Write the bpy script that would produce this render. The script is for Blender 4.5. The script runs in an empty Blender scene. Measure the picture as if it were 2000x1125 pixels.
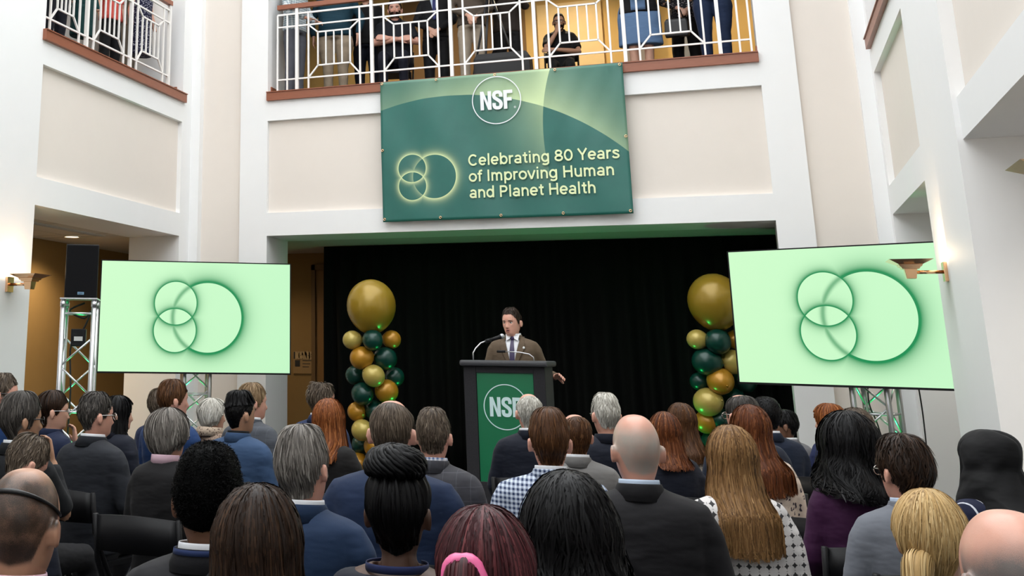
import bpy, bmesh, math, random
import numpy as np
from mathutils import Vector, Matrix, Euler

SC = bpy.context.scene
COL = SC.collection
random.seed(4)

# ------------------------------------------------------------------ camera
EYE = np.array([0.0, 0.0, 1.55])
FPX, CPX, CPY = 2232.2, 479.136, 95.933          # focal length and optical centre in pixels of the 2000 x 1125 frame
RCAM = np.array([[0.91817833, 0.39598291, 0.01208644],
                 [-0.09134257, 0.24128826, -0.96614518],
                 [-0.3854933, 0.88598957, 0.25771575]])
cam = bpy.data.cameras.new('camera')
cam.sensor_width = 36.0
cam.sensor_fit = 'HORIZONTAL'
cam.lens = FPX / 2000.0 * 36.0
cam.shift_x = (1000 - CPX) / 2000.0
cam.shift_y = (CPY - 562.5) / 2000.0
cam.clip_start = 0.05
cam.clip_end = 200
camo = bpy.data.objects.new('camera', cam)
COL.objects.link(camo)
mw = Matrix.Identity(4)
for i in range(3):
    mw[i][0] = RCAM[0][i]; mw[i][1] = -RCAM[1][i]; mw[i][2] = -RCAM[2][i]; mw[i][3] = EYE[i]
camo.matrix_world = mw
SC.camera = camo

def at_depth(x, y, d):
    """a point seen at photo pixel x, y standing d metres away along the optical axis"""
    return RCAM.T @ (np.array([(x - CPX) / FPX, (y - CPY) / FPX, 1.0]) * d) + EYE

# ------------------------------------------------------------------ sky, exposure
world = bpy.data.worlds.new('world'); SC.world = world
world.use_nodes = True
bg = world.node_tree.nodes['Background']
bg.inputs[0].default_value = (0.96, 0.985, 1.0, 1)
bg.inputs[1].default_value = 3.5
SC.view_settings.view_transform = 'Standard'
SC.view_settings.look = 'None'
SC.view_settings.gamma = 1.0
SC.view_settings.use_curve_mapping = False
SC.view_settings.exposure = 0.0

# ------------------------------------------------------------------ materials
def s2l(c):
    return tuple((v / 12.92 if v <= 0.04045 else ((v + 0.055) / 1.055) ** 2.4) for v in (c[0] / 255., c[1] / 255., c[2] / 255.))

class NT:
    def __init__(s, name):
        s.m = bpy.data.materials.new(name); s.m.use_nodes = True
        s.t = s.m.node_tree; s.b = s.t.nodes['Principled BSDF']
    def n(s, typ, **kw):
        nd = s.t.nodes.new(typ)
        for k, v in kw.items(): setattr(nd, k, v)
        return nd
    def l(s, a, b): s.t.links.new(a, b)
    def put(s, sock, v):
        if isinstance(v, (int, float)): sock.default_value = v
        elif isinstance(v, tuple): sock.default_value = v if len(v) == len(sock.default_value) else (*v, 1)
        else: s.l(v, sock)
    def m_(s, op, a, b=0.0, c=None):
        nd = s.n('ShaderNodeMath', operation=op)
        s.put(nd.inputs[0], a); s.put(nd.inputs[1], b)
        if c is not None: s.put(nd.inputs[2], c)
        return nd.outputs[0]
    def mix(s, f, a, b):
        nd = s.n('ShaderNodeMix', data_type='RGBA')
        s.put(nd.inputs[0], f); s.put(nd.inputs[6], a if not isinstance(a, tuple) else (*a[:3], 1)); s.put(nd.inputs[7], b if not isinstance(b, tuple) else (*b[:3], 1))
        return nd.outputs[2]
    def obj(s):
        tc = s.n('ShaderNodeTexCoord'); sp = s.n('ShaderNodeSeparateXYZ'); s.l(tc.outputs['Object'], sp.inputs[0])
        return tc.outputs['Object'], sp.outputs[0], sp.outputs[1], sp.outputs[2]
    def noise(s, vec, scale, detail=3, rough=0.55):
        nd = s.n('ShaderNodeTexNoise'); s.l(vec, nd.inputs['Vector'])
        nd.inputs['Scale'].default_value = scale; nd.inputs['Detail'].default_value = detail; nd.inputs['Roughness'].default_value = rough
        return nd.outputs['Fac']
    def bump(s, h, strength, dist=0.002):
        nd = s.n('ShaderNodeBump'); s.l(h, nd.inputs['Height']); nd.inputs['Strength'].default_value = strength; nd.inputs['Distance'].default_value = dist
        s.l(nd.outputs[0], s.b.inputs['Normal'])
    def base(s, c): s.put(s.b.inputs['Base Color'], c if not isinstance(c, tuple) else (*c[:3], 1))
    def set(s, **kw):
        for k, v in kw.items(): s.b.inputs[k.replace('_', ' ')].default_value = v
        return s

MATS = {}
def plain(name, c, rough=0.5, metal=0.0, var=0.06, scale=6.0, bump=0.0, bscale=200, spec=0.5, **kw):
    if name in MATS: return MATS[name]
    t = NT(name); v, x, y, z = t.obj()
    f = t.noise(v, scale)
    t.base(t.mix(f, tuple(k * (1 - var) for k in c), tuple(min(1, k * (1 + var)) for k in c)))
    t.set(Roughness=rough, Metallic=metal, Specular_IOR_Level=spec, **kw)
    if bump: t.bump(t.noise(v, bscale, 2), bump)
    MATS[name] = t.m
    return t.m

def emit(name, c, strength):
    t = NT(name); t.base((0, 0, 0)); t.b.inputs['Emission Color'].default_value = (*c, 1); t.b.inputs['Emission Strength'].default_value = strength
    return t.m

M_WHITE = plain('white_wall_paint', (0.855, 0.855, 0.85), 0.6, var=0.012, bump=0.05, bscale=120, spec=0.3)
M_BEIGE = plain('beige_wall_paint', (0.785, 0.72, 0.655), 0.65, var=0.015, bump=0.05, bscale=120, spec=0.3)
M_BROWN = plain('brown_wall_covering', s2l((142, 115, 72)), 0.8, var=0.06, bump=0.2, bscale=300, spec=0.2)
M_YELLOW = plain('yellow_wall_paint', s2l((226, 186, 112)), 0.7, var=0.03, spec=0.3)
M_GREY = plain('grey_wall_paint', s2l((150, 140, 130)), 0.7, var=0.03, spec=0.3)
M_CEIL = plain('ceiling_tile', (0.62, 0.60, 0.56), 0.85, var=0.04, bump=0.2, bscale=150, spec=0.2)
M_CARPET = plain('dark_carpet', (0.05, 0.048, 0.05), 0.95, var=0.25, scale=40, bump=0.5, bscale=400, spec=0.1)
M_RAIL = plain('white_enamel', (0.84, 0.82, 0.79), 0.35, var=0.01)
M_BLACKMETAL = plain('black_metal', (0.012, 0.012, 0.013), 0.35, var=0.1)
M_BLACKPL = plain('black_plastic', (0.007, 0.007, 0.008), 0.42, var=0.1, spec=0.22)
M_ALU = plain('aluminium_tube', (0.62, 0.62, 0.64), 0.32, metal=0.9, var=0.05)
M_BRASS = plain('polished_brass', (0.83, 0.52, 0.30), 0.16, metal=1.0, var=0.05)
M_RUBBER = plain('black_rubber', (0.012, 0.012, 0.012), 0.6, var=0.1)

def wood_mat():
    t = NT('cherry_wood'); v, x, y, z = t.obj()
    mp = t.n('ShaderNodeMapping'); t.l(v, mp.inputs[0]); mp.inputs['Scale'].default_value = (3, 3, 40)
    f = t.noise(mp.outputs[0], 3.0, 5)
    t.base(t.mix(f, (0.21, 0.062, 0.03), (0.34, 0.12, 0.062))); t.set(Roughness=0.38)
    return t.m
M_WOOD = wood_mat()

# ------------------------------------------------------------------ mesh helpers
def mesh_arrays(name, V, Q, smooth=True, tint=None):
    V = np.asarray(V, np.float32).reshape(-1, 3); Q = np.asarray(Q, np.int32)
    k = Q.shape[1]
    me = bpy.data.meshes.new(name)
    me.vertices.add(len(V)); me.vertices.foreach_set('co', V.ravel())
    me.loops.add(Q.size); me.loops.foreach_set('vertex_index', Q.ravel())
    me.polygons.add(len(Q)); me.polygons.foreach_set('loop_start', np.arange(len(Q), dtype=np.int32) * k)
    if tint is not None:
        a = me.attributes.new('tint', 'FLOAT', 'POINT'); a.data.foreach_set('value', np.asarray(tint, np.float32))
    me.update(calc_edges=True)
    if smooth: me.polygons.foreach_set('use_smooth', np.ones(len(Q), dtype=bool))
    return me

def link(name, me, mat=None, parent=None, loc=None, rot=None):
    o = bpy.data.objects.new(name, me); COL.objects.link(o)
    if mat is not None and me is not None and not me.materials: me.materials.append(mat)
    if parent is not None: o.parent = parent
    if loc is not None: o.location = loc
    if rot is not None: o.rotation_euler = rot
    return o

def empty(name, loc=(0, 0, 0), rz=0.0, scale=1.0):
    o = bpy.data.objects.new(name, None); COL.objects.link(o)
    o.location = loc; o.rotation_euler = (0, 0, rz); o.scale = (scale,) * 3
    o.empty_display_size = 0.1
    return o

def tag(o, label, cat, group=None):
    o['label'] = label; o['category'] = cat
    if group: o['group'] = group
    return o

def structure(o, label=None):
    o['kind'] = 'structure'
    if label: o['label'] = label
    return o

class MB:
    def __init__(s): s.v = []; s.f = []
    def add(s, V, F):
        o = len(s.v); s.v += [tuple(map(float, p)) for p in V]; s.f += [tuple(int(i) + o for i in q) for q in F]; return s
    def box(s, x0, x1, y0, y1, z0, z1):
        return s.add([(x0, y0, z0), (x1, y0, z0), (x1, y1, z0), (x0, y1, z0), (x0, y0, z1), (x1, y0, z1), (x1, y1, z1), (x0, y1, z1)],
                     [(3, 2, 1, 0), (4, 5, 6, 7), (0, 1, 5, 4), (1, 2, 6, 5), (2, 3, 7, 6), (3, 0, 4, 7)])
    def loft(s, rings, cap0=True, cap1=True, closed=True):
        n = len(rings[0]); V = [p for r in rings for p in r]; F = []
        for i in range(len(rings) - 1):
            for j in range(n if closed else n - 1):
                k = (j + 1) % n
                F.append((i * n + j, i * n + k, (i + 1) * n + k, (i + 1) * n + j))
        if cap0: F.append(tuple(range(n))[::-1])
        if cap1: F.append(tuple((len(rings) - 1) * n + j for j in range(n)))
        return s.add(V, F)
    def tube(s, pts, r, n=10, cap=True, squash=None):
        pts = [np.array(p, float) for p in pts]
        rs = r if hasattr(r, '__len__') else [r] * len(pts)
        rings = []; up = None
        for i, p in enumerate(pts):
            t = pts[min(i + 1, len(pts) - 1)] - pts[max(i - 1, 0)]; t = t / (np.linalg.norm(t) + 1e-9)
            if up is None:
                up = np.array([0, 0, 1.]) if abs(t[2]) < 0.9 else np.array([0, 1., 0])
            a = np.cross(up, t); a /= np.linalg.norm(a) + 1e-9; b = np.cross(t, a); up = b
            rings.append([p + rs[i] * (math.cos(2 * math.pi * k / n) * a + math.sin(2 * math.pi * k / n) * b * (squash or 1)) for k in range(n)])
        return s.loft(rings, cap, cap)
    def bar(s, a, b, w):
        a = np.array(a, float); b = np.array(b, float); t = b - a; t /= np.linalg.norm(t)
        up = np.array([0, 0, 1.]) if abs(t[2]) < 0.9 else np.array([0, 1., 0])
        u = np.cross(up, t); u /= np.linalg.norm(u); q = np.cross(t, u)
        return s.loft([[p + w / 2 * (i * u + j * q) for i, j in ((-1, -1), (1, -1), (1, 1), (-1, 1))] for p in (a, b)])
    def ellipsoid(s, c, r, nu=20, nv=12, rot=None):
        V = []; c = np.array(c, float)
        for i in range(nv + 1):
            ph = math.pi * i / nv
            for j in range(nu):
                th = 2 * math.pi * j / nu
                p = np.array([r[0] * math.sin(ph) * math.cos(th), r[1] * math.sin(ph) * math.sin(th), r[2] * math.cos(ph)])
                if rot is not None: p = np.array(rot @ Vector(p))
                V.append(c + p)
        return s.add(V, [(i * nu + j, (i + 1) * nu + j, (i + 1) * nu + (j + 1) % nu, i * nu + (j + 1) % nu) for i in range(nv) for j in range(nu)])
    def torus(s, c, R, r, axis=(0, 0, 1), n=24, m=8):
        q = Vector(axis).to_track_quat('Z', 'Y'); V = []
        for i in range(n):
            a = 2 * math.pi * i / n
            for j in range(m):
                b = 2 * math.pi * j / m
                V.append(Vector(c) + q @ Vector(((R + r * math.cos(b)) * math.cos(a), (R + r * math.cos(b)) * math.sin(a), r * math.sin(b))))
        return s.add(V, [(i * m + j, ((i + 1) % n) * m + j, ((i + 1) % n) * m + (j + 1) % m, i * m + (j + 1) % m) for i in range(n) for j in range(m)])
    def mesh(s, name, smooth=False, weld=0.0):
        me = bpy.data.meshes.new(name); me.from_pydata(s.v, [], s.f)
        bm = bmesh.new(); bm.from_mesh(me)
        if weld: bmesh.ops.remove_doubles(bm, verts=bm.verts, dist=weld)
        bmesh.ops.recalc_face_normals(bm, faces=bm.faces); bm.to_mesh(me); bm.free()
        if smooth: me.polygons.foreach_set('use_smooth', [True] * len(me.polygons))
        return me
    def build(s, name, mat, parent=None, smooth=False, bevel=0.0, loc=None, rot=None, angle=None):
        me = s.mesh(name, smooth, 1e-6)
        if bevel:
            bm = bmesh.new(); bm.from_mesh(me)
            bmesh.ops.bevel(bm, geom=[e for e in bm.edges if e.is_manifold and e.calc_face_angle(0) > 0.6], offset=bevel, segments=2, affect='EDGES', profile=0.6)
            bm.to_mesh(me); bm.free()
        if angle:
            me.set_sharp_from_angle(angle=angle)
        return link(name, me, mat, parent, loc, rot)

def box(name, mat, parent, x0, x1, y0, y1, z0, z1, bevel=0.0):
    return MB().box(x0, x1, y0, y1, z0, z1).build(name, mat, parent, bevel=bevel)

def remesh(mb, voxel, smooth_it=3, name='m', factor=0.5):
    """union of overlapping solids as one continuous smooth surface"""
    me = mb.mesh(name)
    o = bpy.data.objects.new('tmp', me); COL.objects.link(o)
    md = o.modifiers.new('r', 'REMESH'); md.mode = 'VOXEL'; md.voxel_size = voxel
    if smooth_it:
        ms = o.modifiers.new('s', 'SMOOTH'); ms.iterations = smooth_it; ms.factor = factor
    dg = bpy.context.evaluated_depsgraph_get(); dg.update()
    ev = o.evaluated_get(dg)
    m2 = bpy.data.meshes.new_from_object(ev, depsgraph=dg)
    m2.name = name
    bpy.data.objects.remove(o); bpy.data.meshes.remove(me)
    m2.materials.clear()
    m2.polygons.foreach_set('use_smooth', np.ones(len(m2.polygons), dtype=bool))
    return m2

def text_mesh(name, body, width=None, height=None, bold=0.0, extrude=0.001, size=1.0):
    cu = bpy.data.curves.new(name, 'FONT'); cu.body = body; cu.size = size; cu.offset = bold; cu.extrude = extrude; cu.resolution_u = 4
    o = bpy.data.objects.new('tmp', cu); COL.objects.link(o)
    dg = bpy.context.evaluated_depsgraph_get(); dg.update()
    me = bpy.data.meshes.new_from_object(o.evaluated_get(dg), depsgraph=dg)
    bpy.data.objects.remove(o); bpy.data.curves.remove(cu)
    V = np.empty(len(me.vertices) * 3); me.vertices.foreach_get('co', V); V = V.reshape(-1, 3)
    V[:, 0] -= V[:, 0].min()
    if width: V[:, 0] *= width / V[:, 0].max()
    if height: V[:, 1] *= height
    V[:, 2] -= V[:, 2].min()
    V = np.stack([V[:, 0], -V[:, 2], V[:, 1]], 1)      # upright, facing -Y
    me.vertices.foreach_set('co', V.ravel()); me.update(); me.name = name
    me.materials.clear()
    return me
# ------------------------------------------------------------------ the room
XL, XR, YF = -6.77, 1.44, 13.8
Z0, Z1, Z2, Z3, Z4, ZT = 3.03, 3.325, 4.545, 4.81, 4.92, 9.4
UPC = 7.75
structure(box('floor', M_CARPET, None, -10, 6, -4, 17.4, -0.1, 0.0))

wf = structure(empty('wall_front', (0, 0, 0)), 'white front wall with beige panels over the stage opening')
for x0, x1 in ((-6.06, -5.67), (0.337, 0.713)): box('pier', M_WHITE, wf, x0, x1, YF, 14.55, 0, ZT)
for x0, x1 in ((-6.64, -6.06), (0.713, 1.303)): box('corner_panel', M_BEIGE, wf, x0, x1, 13.86, 14.1, 0, ZT)
box('lower_band', M_WHITE, wf, -5.67, 0.337, YF, 14.55, Z0, Z1)
box('panel', M_BEIGE, wf, -5.67, 0.337, YF + 0.06, 14.5, Z1, Z2)
box('upper_band', M_WHITE, wf, -5.67, 0.337, YF, 14.5, Z2, Z3)
box('header', M_WHITE, wf, -5.67, 0.337, YF, 14.5, UPC, ZT)

def bay(parent, side, y0, y1):
    xf = XL if side < 0 else XR
    def bx(n, m, d0, d1, z0, z1):
        a, b = xf + side * d0, xf + side * d1
        box(n, m, parent, min(a, b), max(a, b), y0, y1, z0, z1)
    bx('lower_band', M_WHITE, 0, 0.74, Z0, Z1); bx('panel', M_BEIGE, 0.06, 0.7, Z1, Z2)
    bx('upper_band', M_WHITE, 0, 0.7, Z2, Z3); bx('header', M_WHITE, 0, 0.7, UPC, ZT)
def piers(parent, side, y0, y1):
    xf = XL if side < 0 else XR
    a, b = xf, xf + side * 0.74
    box('pier', M_WHITE, parent, min(a, b), max(a, b), y0, y1, 0, ZT)

wl = structure(empty('wall_left'), 'white left wall with beige panels and open gallery bays')
piers(wl, -1, 13.47, 14.1); box('pier_step', M_WHITE, wl, -6.77, -6.64, 13.744, 14.1, 0, ZT)
piers(wl, -1, 8.4, 10.1); piers(wl, -1, 3.3, 5.03); piers(wl, -1, -4, -0.07)
bay(wl, -1, 10.1, 13.47); bay(wl, -1, 5.03, 8.4); bay(wl, -1, -0.07, 3.3)
wr = structure(empty('wall_right'), 'white right wall with beige panels and open gallery bays')
piers(wr, 1, 13.565, 14.1); box('pier_step', M_WHITE, wr, 1.303, 1.44, 13.744, 14.1, 0, ZT)
piers(wr, 1, 9.03, 11.05); box('pilaster', M_WHITE, wr, 1.405, 1.44, 9.03, 10.15, 0, ZT)
piers(wr, 1, 4.5, 6.5); piers(wr, 1, -4, 2.0)
bay(wr, 1, 11.05, 13.565); bay(wr, 1, 6.5, 9.03); bay(wr, 1, 2.0, 4.5)
structure(box('wall_back', M_WHITE, None, -10, 6, -4.2, -4.0, 0, ZT))

# galleries around the hall: lower ceilings, upper floors, outer walls
ce = structure(empty('ceiling'))
box('ceiling_slab', M_CEIL, ce, -8.8, -7.51, -4, 13.47, Z0, Z3)
box('ceiling_slab', M_CEIL, ce, -8.8, -7.51, 13.47, 16.5, Z0, Z3)
box('ceiling_slab', M_CEIL, ce, 2.18, 4.2, -4, 16.5, Z0, Z3)
box('ceiling_slab', M_CEIL, ce, -7.51, 2.18, 14.55, 16.5, Z0 + 0.008, Z3)
box('upper_ceiling', M_CEIL, ce, -10, XL - 0.7, -4, 18.4, UPC, UPC + 0.2)
box('upper_ceiling', M_CEIL, ce, XR + 0.7, 5, -4, 18.4, UPC, UPC + 0.2)
box('upper_ceiling', M_CEIL, ce, XL - 0.7, XR + 0.7, 14.1, 18.4, UPC, UPC + 0.2)
uf = structure(empty('floor_upper'))
box('floor_slab', M_CARPET, uf, -10, XL - 0.1, -4, 18.4, Z3, Z4 - 0.01)
box('floor_slab', M_CARPET, uf, XR + 0.1, 5, -4, 18.4, Z3, Z4 - 0.01)
box('floor_slab', M_CARPET, uf, XL - 0.1, XR + 0.1, YF + 0.1, 18.4, Z3, Z4 - 0.01)
structure(box('wall_gallery_left', M_BROWN, None, -9.0, -8.8, -4, 16.7, 0, Z0))
structure(box('wall_gallery_right', M_WHITE, None, 3.0, 3.2, -4, 16.7, 0, Z0))
structure(box('wall_stage', M_BROWN, None, -8.8, 3.0, 16.5, 16.7, 0, Z0 + 0.2))
structure(box('wall_upper_left', M_WHITE, None, -9.0, -8.8, -4, 18.4, Z4, UPC))
structure(box('wall_upper_right', M_WHITE, None, 3.8, 4.0, -4, 18.4, Z4, UPC))
wu = structure(empty('wall_upper_front'))
box('wall_panel', M_YELLOW, wu, -9, -5.0, 18.2, 18.4, Z4, UPC)
box('wall_panel', plain('tan_wall_paint', s2l((140, 105, 60)), 0.7), wu, -5.0, -2.95, 18.19, 18.4, Z4, UPC)
box('wall_panel', M_YELLOW, wu, -2.95, -1.42, 18.2, 18.4, Z4, UPC)
box('wall_panel', M_GREY, wu, -1.42, -1.02, 18.0, 18.4, Z4, UPC)
box('wall_panel', M_YELLOW, wu, -1.02, 4.0, 18.2, 18.4, Z4, UPC)
box('column', plain('cream_paint', (0.72, 0.67, 0.55), 0.6), wu, -0.62, -0.36, 17.0, 17.3, Z4, UPC)
d = structure(empty('door_1'), 'pale yellow door on the upper gallery')
box('door_leaf', plain('pale_door', s2l((240, 205, 140)), 0.45), d, -2.75, -1.75, 18.14, 18.2, Z4, Z4 + 2.15)
MB().ellipsoid((-1.83, 18.12, Z4 + 1.0), (0.035, 0.03, 0.035), 12, 8).build('knob', M_BRASS, d, True)
d2 = structure(empty('door_2'), 'dark doorway in the brown wall beside the curtain')
DX0, DX1 = -5.96, -5.0
for a in ((DX0 - 0.06, DX0, 16.42, 16.5, 0, 2.86), (DX1, DX1 + 0.06, 16.42, 16.5, 0, 2.86), (DX0 - 0.06, DX1 + 0.06, 16.42, 16.5, 2.78, 2.86)):
    box('door_frame', plain('brown_door_frame', s2l((105, 80, 45)), 0.6), d2, *a)
box('door_leaf', plain('brown_door', s2l((128, 92, 44)), 0.5), d2, DX0, DX1, 16.46, 16.5, 0, 2.78)

# wood trims at the gallery edges
def trim(n, x0, x1, y0, y1, axis):
    t = structure(empty('trim_%d' % n), 'cherry wood fascia along the gallery edge')
    box('fascia', M_WOOD, t, x0, x1, y0, y1, Z3, Z4, 0.004)
    e = 0.012
    box('nosing', M_WOOD, t, x0 - (e if axis == 'y' else 0), x1 + (e if axis == 'y' else 0), y0 - (e if axis == 'x' else 0), y1, Z4, Z4 + 0.012)
    return t
t1 = trim(1, -5.672, 0.339, 13.755, 13.95, 'x')
t2 = trim(2, -6.9, -6.725, 10.06, 13.51, 'y')
t3 = trim(3, 1.395, 1.6, 11.02, 13.6, 'y')
t4 = trim(4, -6.9, -6.725, 5.0, 8.43, 'y')
t5 = trim(5, 1.395, 1.6, 6.47, 9.06, 'y')
box('base_board', M_WOOD, t1, -5.672, -5.655, 13.9, 14.5, Z4, Z4 + 0.11)
box('base_board', M_WOOD, t1, 0.32, 0.339, 13.9, 14.5, Z4, Z4 + 0.11)
box('base_board', M_WOOD, t2, -7.4, -6.86, 13.45, 13.475, Z4, Z4 + 0.11)

# ------------------------------------------------------------------ railings
_bars = {}
def bar_part(name, parent, a, b, w, mat=None):
    o = MB().bar(a, b, w).build(name, mat or M_RAIL, parent, bevel=0.0)
    return o
def railing(label, P, posts, ends):
    """P(u, z) -> point on the railing's line; posts along u; ends = stretches past the outer posts"""
    r = tag(empty('balcony_railing'), label, 'railing')
    zt, z5, zb, z_f = 6.03, 5.855, 5.12, Z4 + 0.012
    u0, u1 = posts[0] - ends[0], posts[-1] + ends[1]
    for z, w in ((zt, 0.024), (z5, 0.02), (zb, 0.02), (z_f + 0.012, 0.02)): bar_part('rail', r, P(u0, z), P(u1, z), w)
    a, b = P(u0, 6.135), P(u1, 6.135)
    bar_part('handrail', r, a, b, 0.062, M_WOOD)
    for u in posts: bar_part('post', r, P(u, z_f), P(u, 6.11), 0.042)
    thin = [u0, u1]
    for u, v in zip(posts[:-1], posts[1:]):
        w = v - u; a0, a1, b0, b1 = u + 0.165, v - 0.165, u + 0.30, v - 0.30
        thin += [a0, a1]
        zi, zj = 5.28, 5.74
        for (p, q) in (((b0, zi), (b1, zi)), ((b0, zj), (b1, zj)), ((b0, zi), (b0, zj)), ((b1, zi), (b1, zj))):
            bar_part('inner_frame', r, P(*p), P(*q), 0.02)
        for k in (1, 2, 3):
            x = b0 + (b1 - b0) * k / 4; bar_part('baluster', r, P(x, zi), P(x, zj), 0.018)
        for (p, q) in (((a0, zb), (b0, zi)), ((a1, zb), (b1, zi)), ((a0, z5), (b0, zj)), ((a1, z5), (b1, zj))):
            bar_part('diagonal', r, P(*p), P(*q), 0.02)
    if ends[0] > 0.2: thin.append(u0 + 0.14)
    if ends[1] > 0.2: thin.append(u1 - 0.12)
    for u in thin: bar_part('upright', r, P(u, z_f), P(u, zt), 0.022)
    return r
railing('white metal railing with octagon motifs above the green banner', lambda u, z: (u, 13.93, z), [-5.30 + 1.05 * k for k in range(6)], (0.28, 0.33))
railing('white metal railing of the left gallery with wooden handrail', lambda u, z: (-6.86, u, z), [10.15, 11.09, 12.14, 13.19], (0.0, 0.03))
railing('white metal railing on the right gallery seen from below', lambda u, z: (1.55, u, z), [11.2, 12.3, 13.4], (0.1, 0.1))

# ------------------------------------------------------------------ lower gallery ceiling fittings
def downlight(label, x, y, z, power, col, cat='light', up=False):
    t = tag(empty('downlight', (x, y, z)), label, cat)
    MB().torus((0, 0, -0.004), 0.105, 0.012, n=32).build('trim_ring', plain('white_trim', (0.75, 0.73, 0.68), 0.4), t, True)
    n = 28; MB().loft([[(0.097 * math.cos(2 * math.pi * k / n), 0.097 * math.sin(2 * math.pi * k / n), zz) for k in range(n)] for zz in (-0.006, -0.002)]).build('lamp_disc', emit('warm_lamp_disc', (1.0, 0.78, 0.5), 9.0), t)
    L = bpy.data.lights.new('downlight_lamp', 'SPOT'); L.energy = power; L.color = col; L.spot_size = 2.5; L.spot_blend = 0.8; L.shadow_soft_size = 0.09
    o = bpy.data.objects.new('downlight_lamp', L); COL.objects.link(o); o.parent = t; o.location = (0, 0, -0.03)
    return t
WARM = (1.0, 0.78, 0.52)
downlight('round recessed ceiling light glowing warm above the speaker tower', -8.17, 13.1, Z0, 160, WARM)
downlight('added ceiling light out of view in the left gallery', -8.0, 11.5, Z0, 210, WARM)  # added light, hidden by the near pier, to brighten the gallery's end pier
downlight('added ceiling light out of view over the brown wall', -6.5, 15.3, Z0 + 0.008, 60, WARM)  # added light, kept out of view behind the stage pier
downlight('added fill light in the right gallery behind the screen', 2.5, 12.6, Z0, 70, (1.0, 0.9, 0.78))  # fill light added because the right gallery came out too dark
downlight('added fill light in the right gallery near bay', 2.5, 7.6, Z0, 140, (1.0, 0.9, 0.78))  # second added fill, brightens the soffit and end wall of this bay
for i, (x, y) in enumerate(((-4.6, 17.0), (-2.2, 16.9), (0.2, 16.9), (-7.9, 12.0))):
    downlight(('recessed upper gallery light above the teal shirt', 'recessed upper gallery light before the pale door', 'recessed upper gallery light near the right column', 'recessed upper gallery light of the left balcony')[i], x, y, UPC, (120, 290, 200, 60)[i], (1.0, 0.82, 0.58))
v = tag(empty('ceiling_vent', (-7.75, 12.3, Z0)), 'long dark slot vent in the left gallery ceiling', 'vent')
for k in (-1, 0, 1): MB().box(-0.012 + k * 0.035, 0.012 + k * 0.035, -0.85, 0.85, -0.006, 0.0).build('vent_slot', M_BLACKPL, v)
for k in (-1.55, -0.5, 0.5, 1.55): MB().box(-0.004 + k * 0.035, 0.004 + k * 0.035, -0.86, 0.86, -0.012, 0.0).build('vent_blade', M_CEIL, v)
tg = plain('tile_joint', (0.42, 0.40, 0.36), 0.9)
for k, y in enumerate((11.1, 11.7, 12.9, 13.2)):
    box('tile_joint', tg, ce, -8.8, -7.51, y, y + 0.008, Z0 - 0.003, Z0)
box('tile_joint', tg, ce, -8.2, -8.192, 10.1, 13.47, Z0 - 0.003, Z0)

# ------------------------------------------------------------------ stage riser and curtain
rs = tag(empty('stage_riser', (-2.3, 11.3, 0)), 'low black stage riser under the lectern', 'riser')
MB().box(-1.63, 1.63, -1.53, 1.53, 0.20, 0.25).build('deck', plain('black_deck', (0.02, 0.02, 0.022), 0.7), rs, bevel=0.006)
MB().box(-1.6, 1.6, -1.5, 1.5, 0.0, 0.20).build('skirt', plain('black_skirt', (0.012, 0.012, 0.012), 0.9), rs)

def curtain():
    n = 560; x = np.linspace(-5.47, 1.25, n); zz = np.array([0.02, 0.6, 1.3, 2.0, 2.6, Z0 + 0.0])
    ph = 0.6 * np.sin(x * 2.1) + 0.4 * np.sin(x * 5.3)
    V = []
    for i, z in enumerate(zz):
        amp = 0.055 * (1.15 - 0.2 * z / 3) * (1 - 0.9 * (z / 3.03) ** 6)
        y = 15.45 + amp * np.sin(x * 27 + ph * 2 + 0.1 * i) + 0.02 * np.sin(x * 9 + i * 0.3) * (1 - 0.9 * (z / 3.03) ** 6)
        V.append(np.stack([x, y, np.full(n, z)], 1))
    V = np.concatenate(V); idx = np.arange(len(zz) * n).reshape(len(zz), n)
    Q = np.stack([idx[:-1, :-1], idx[:-1, 1:], idx[1:, 1:], idx[1:, :-1]], -1).reshape(-1, 4)
    me = mesh_arrays('stage_curtain', V, Q)
    o = link('stage_curtain', me, plain('black_velour', (0.004, 0.0045, 0.004), 0.9, var=0.2, spec=0.08))
    md = o.modifiers.new('thick', 'SOLIDIFY'); md.thickness = 0.006
    tag(o, 'black pleated velour curtain filling the stage opening', 'curtain')
curtain()

# notice sign on the brown wall
sg = tag(empty('notice_sign', (-6.16, 16.49, 1.44)), 'small notice sign on the brown wall beside the screen', 'sign')
MB().box(-0.17, 0.17, -0.012, 0, -0.16, 0.16).build('sign_plate', plain('tan_plate', s2l((150, 122, 80)), 0.5), sg)
MB().box(-0.16, 0.16, -0.016, -0.012, 0.05, 0.15).build('sign_header', plain('sign_black', (0.02, 0.02, 0.02), 0.5), sg)
link('lettering', text_mesh('lettering', 'NOTICE', width=0.27, bold=0.02, size=0.1), plain('sign_letter', s2l((175, 150, 110)), 0.5), sg, (-0.135, -0.017, 0.065))
for k in range(3):
    MB().box(-0.02, 0.12 - 0.02 * k, -0.014, -0.012, 0.02 - 0.045 * k, 0.032 - 0.045 * k).build('print_line', plain('sign_black2', (0.05, 0.04, 0.03), 0.5), sg)
MB().box(-0.14, -0.06, -0.014, -0.012, -0.06, 0.03).build('pictogram', plain('sign_black', (0.02, 0.02, 0.02), 0.5), sg)

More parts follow.
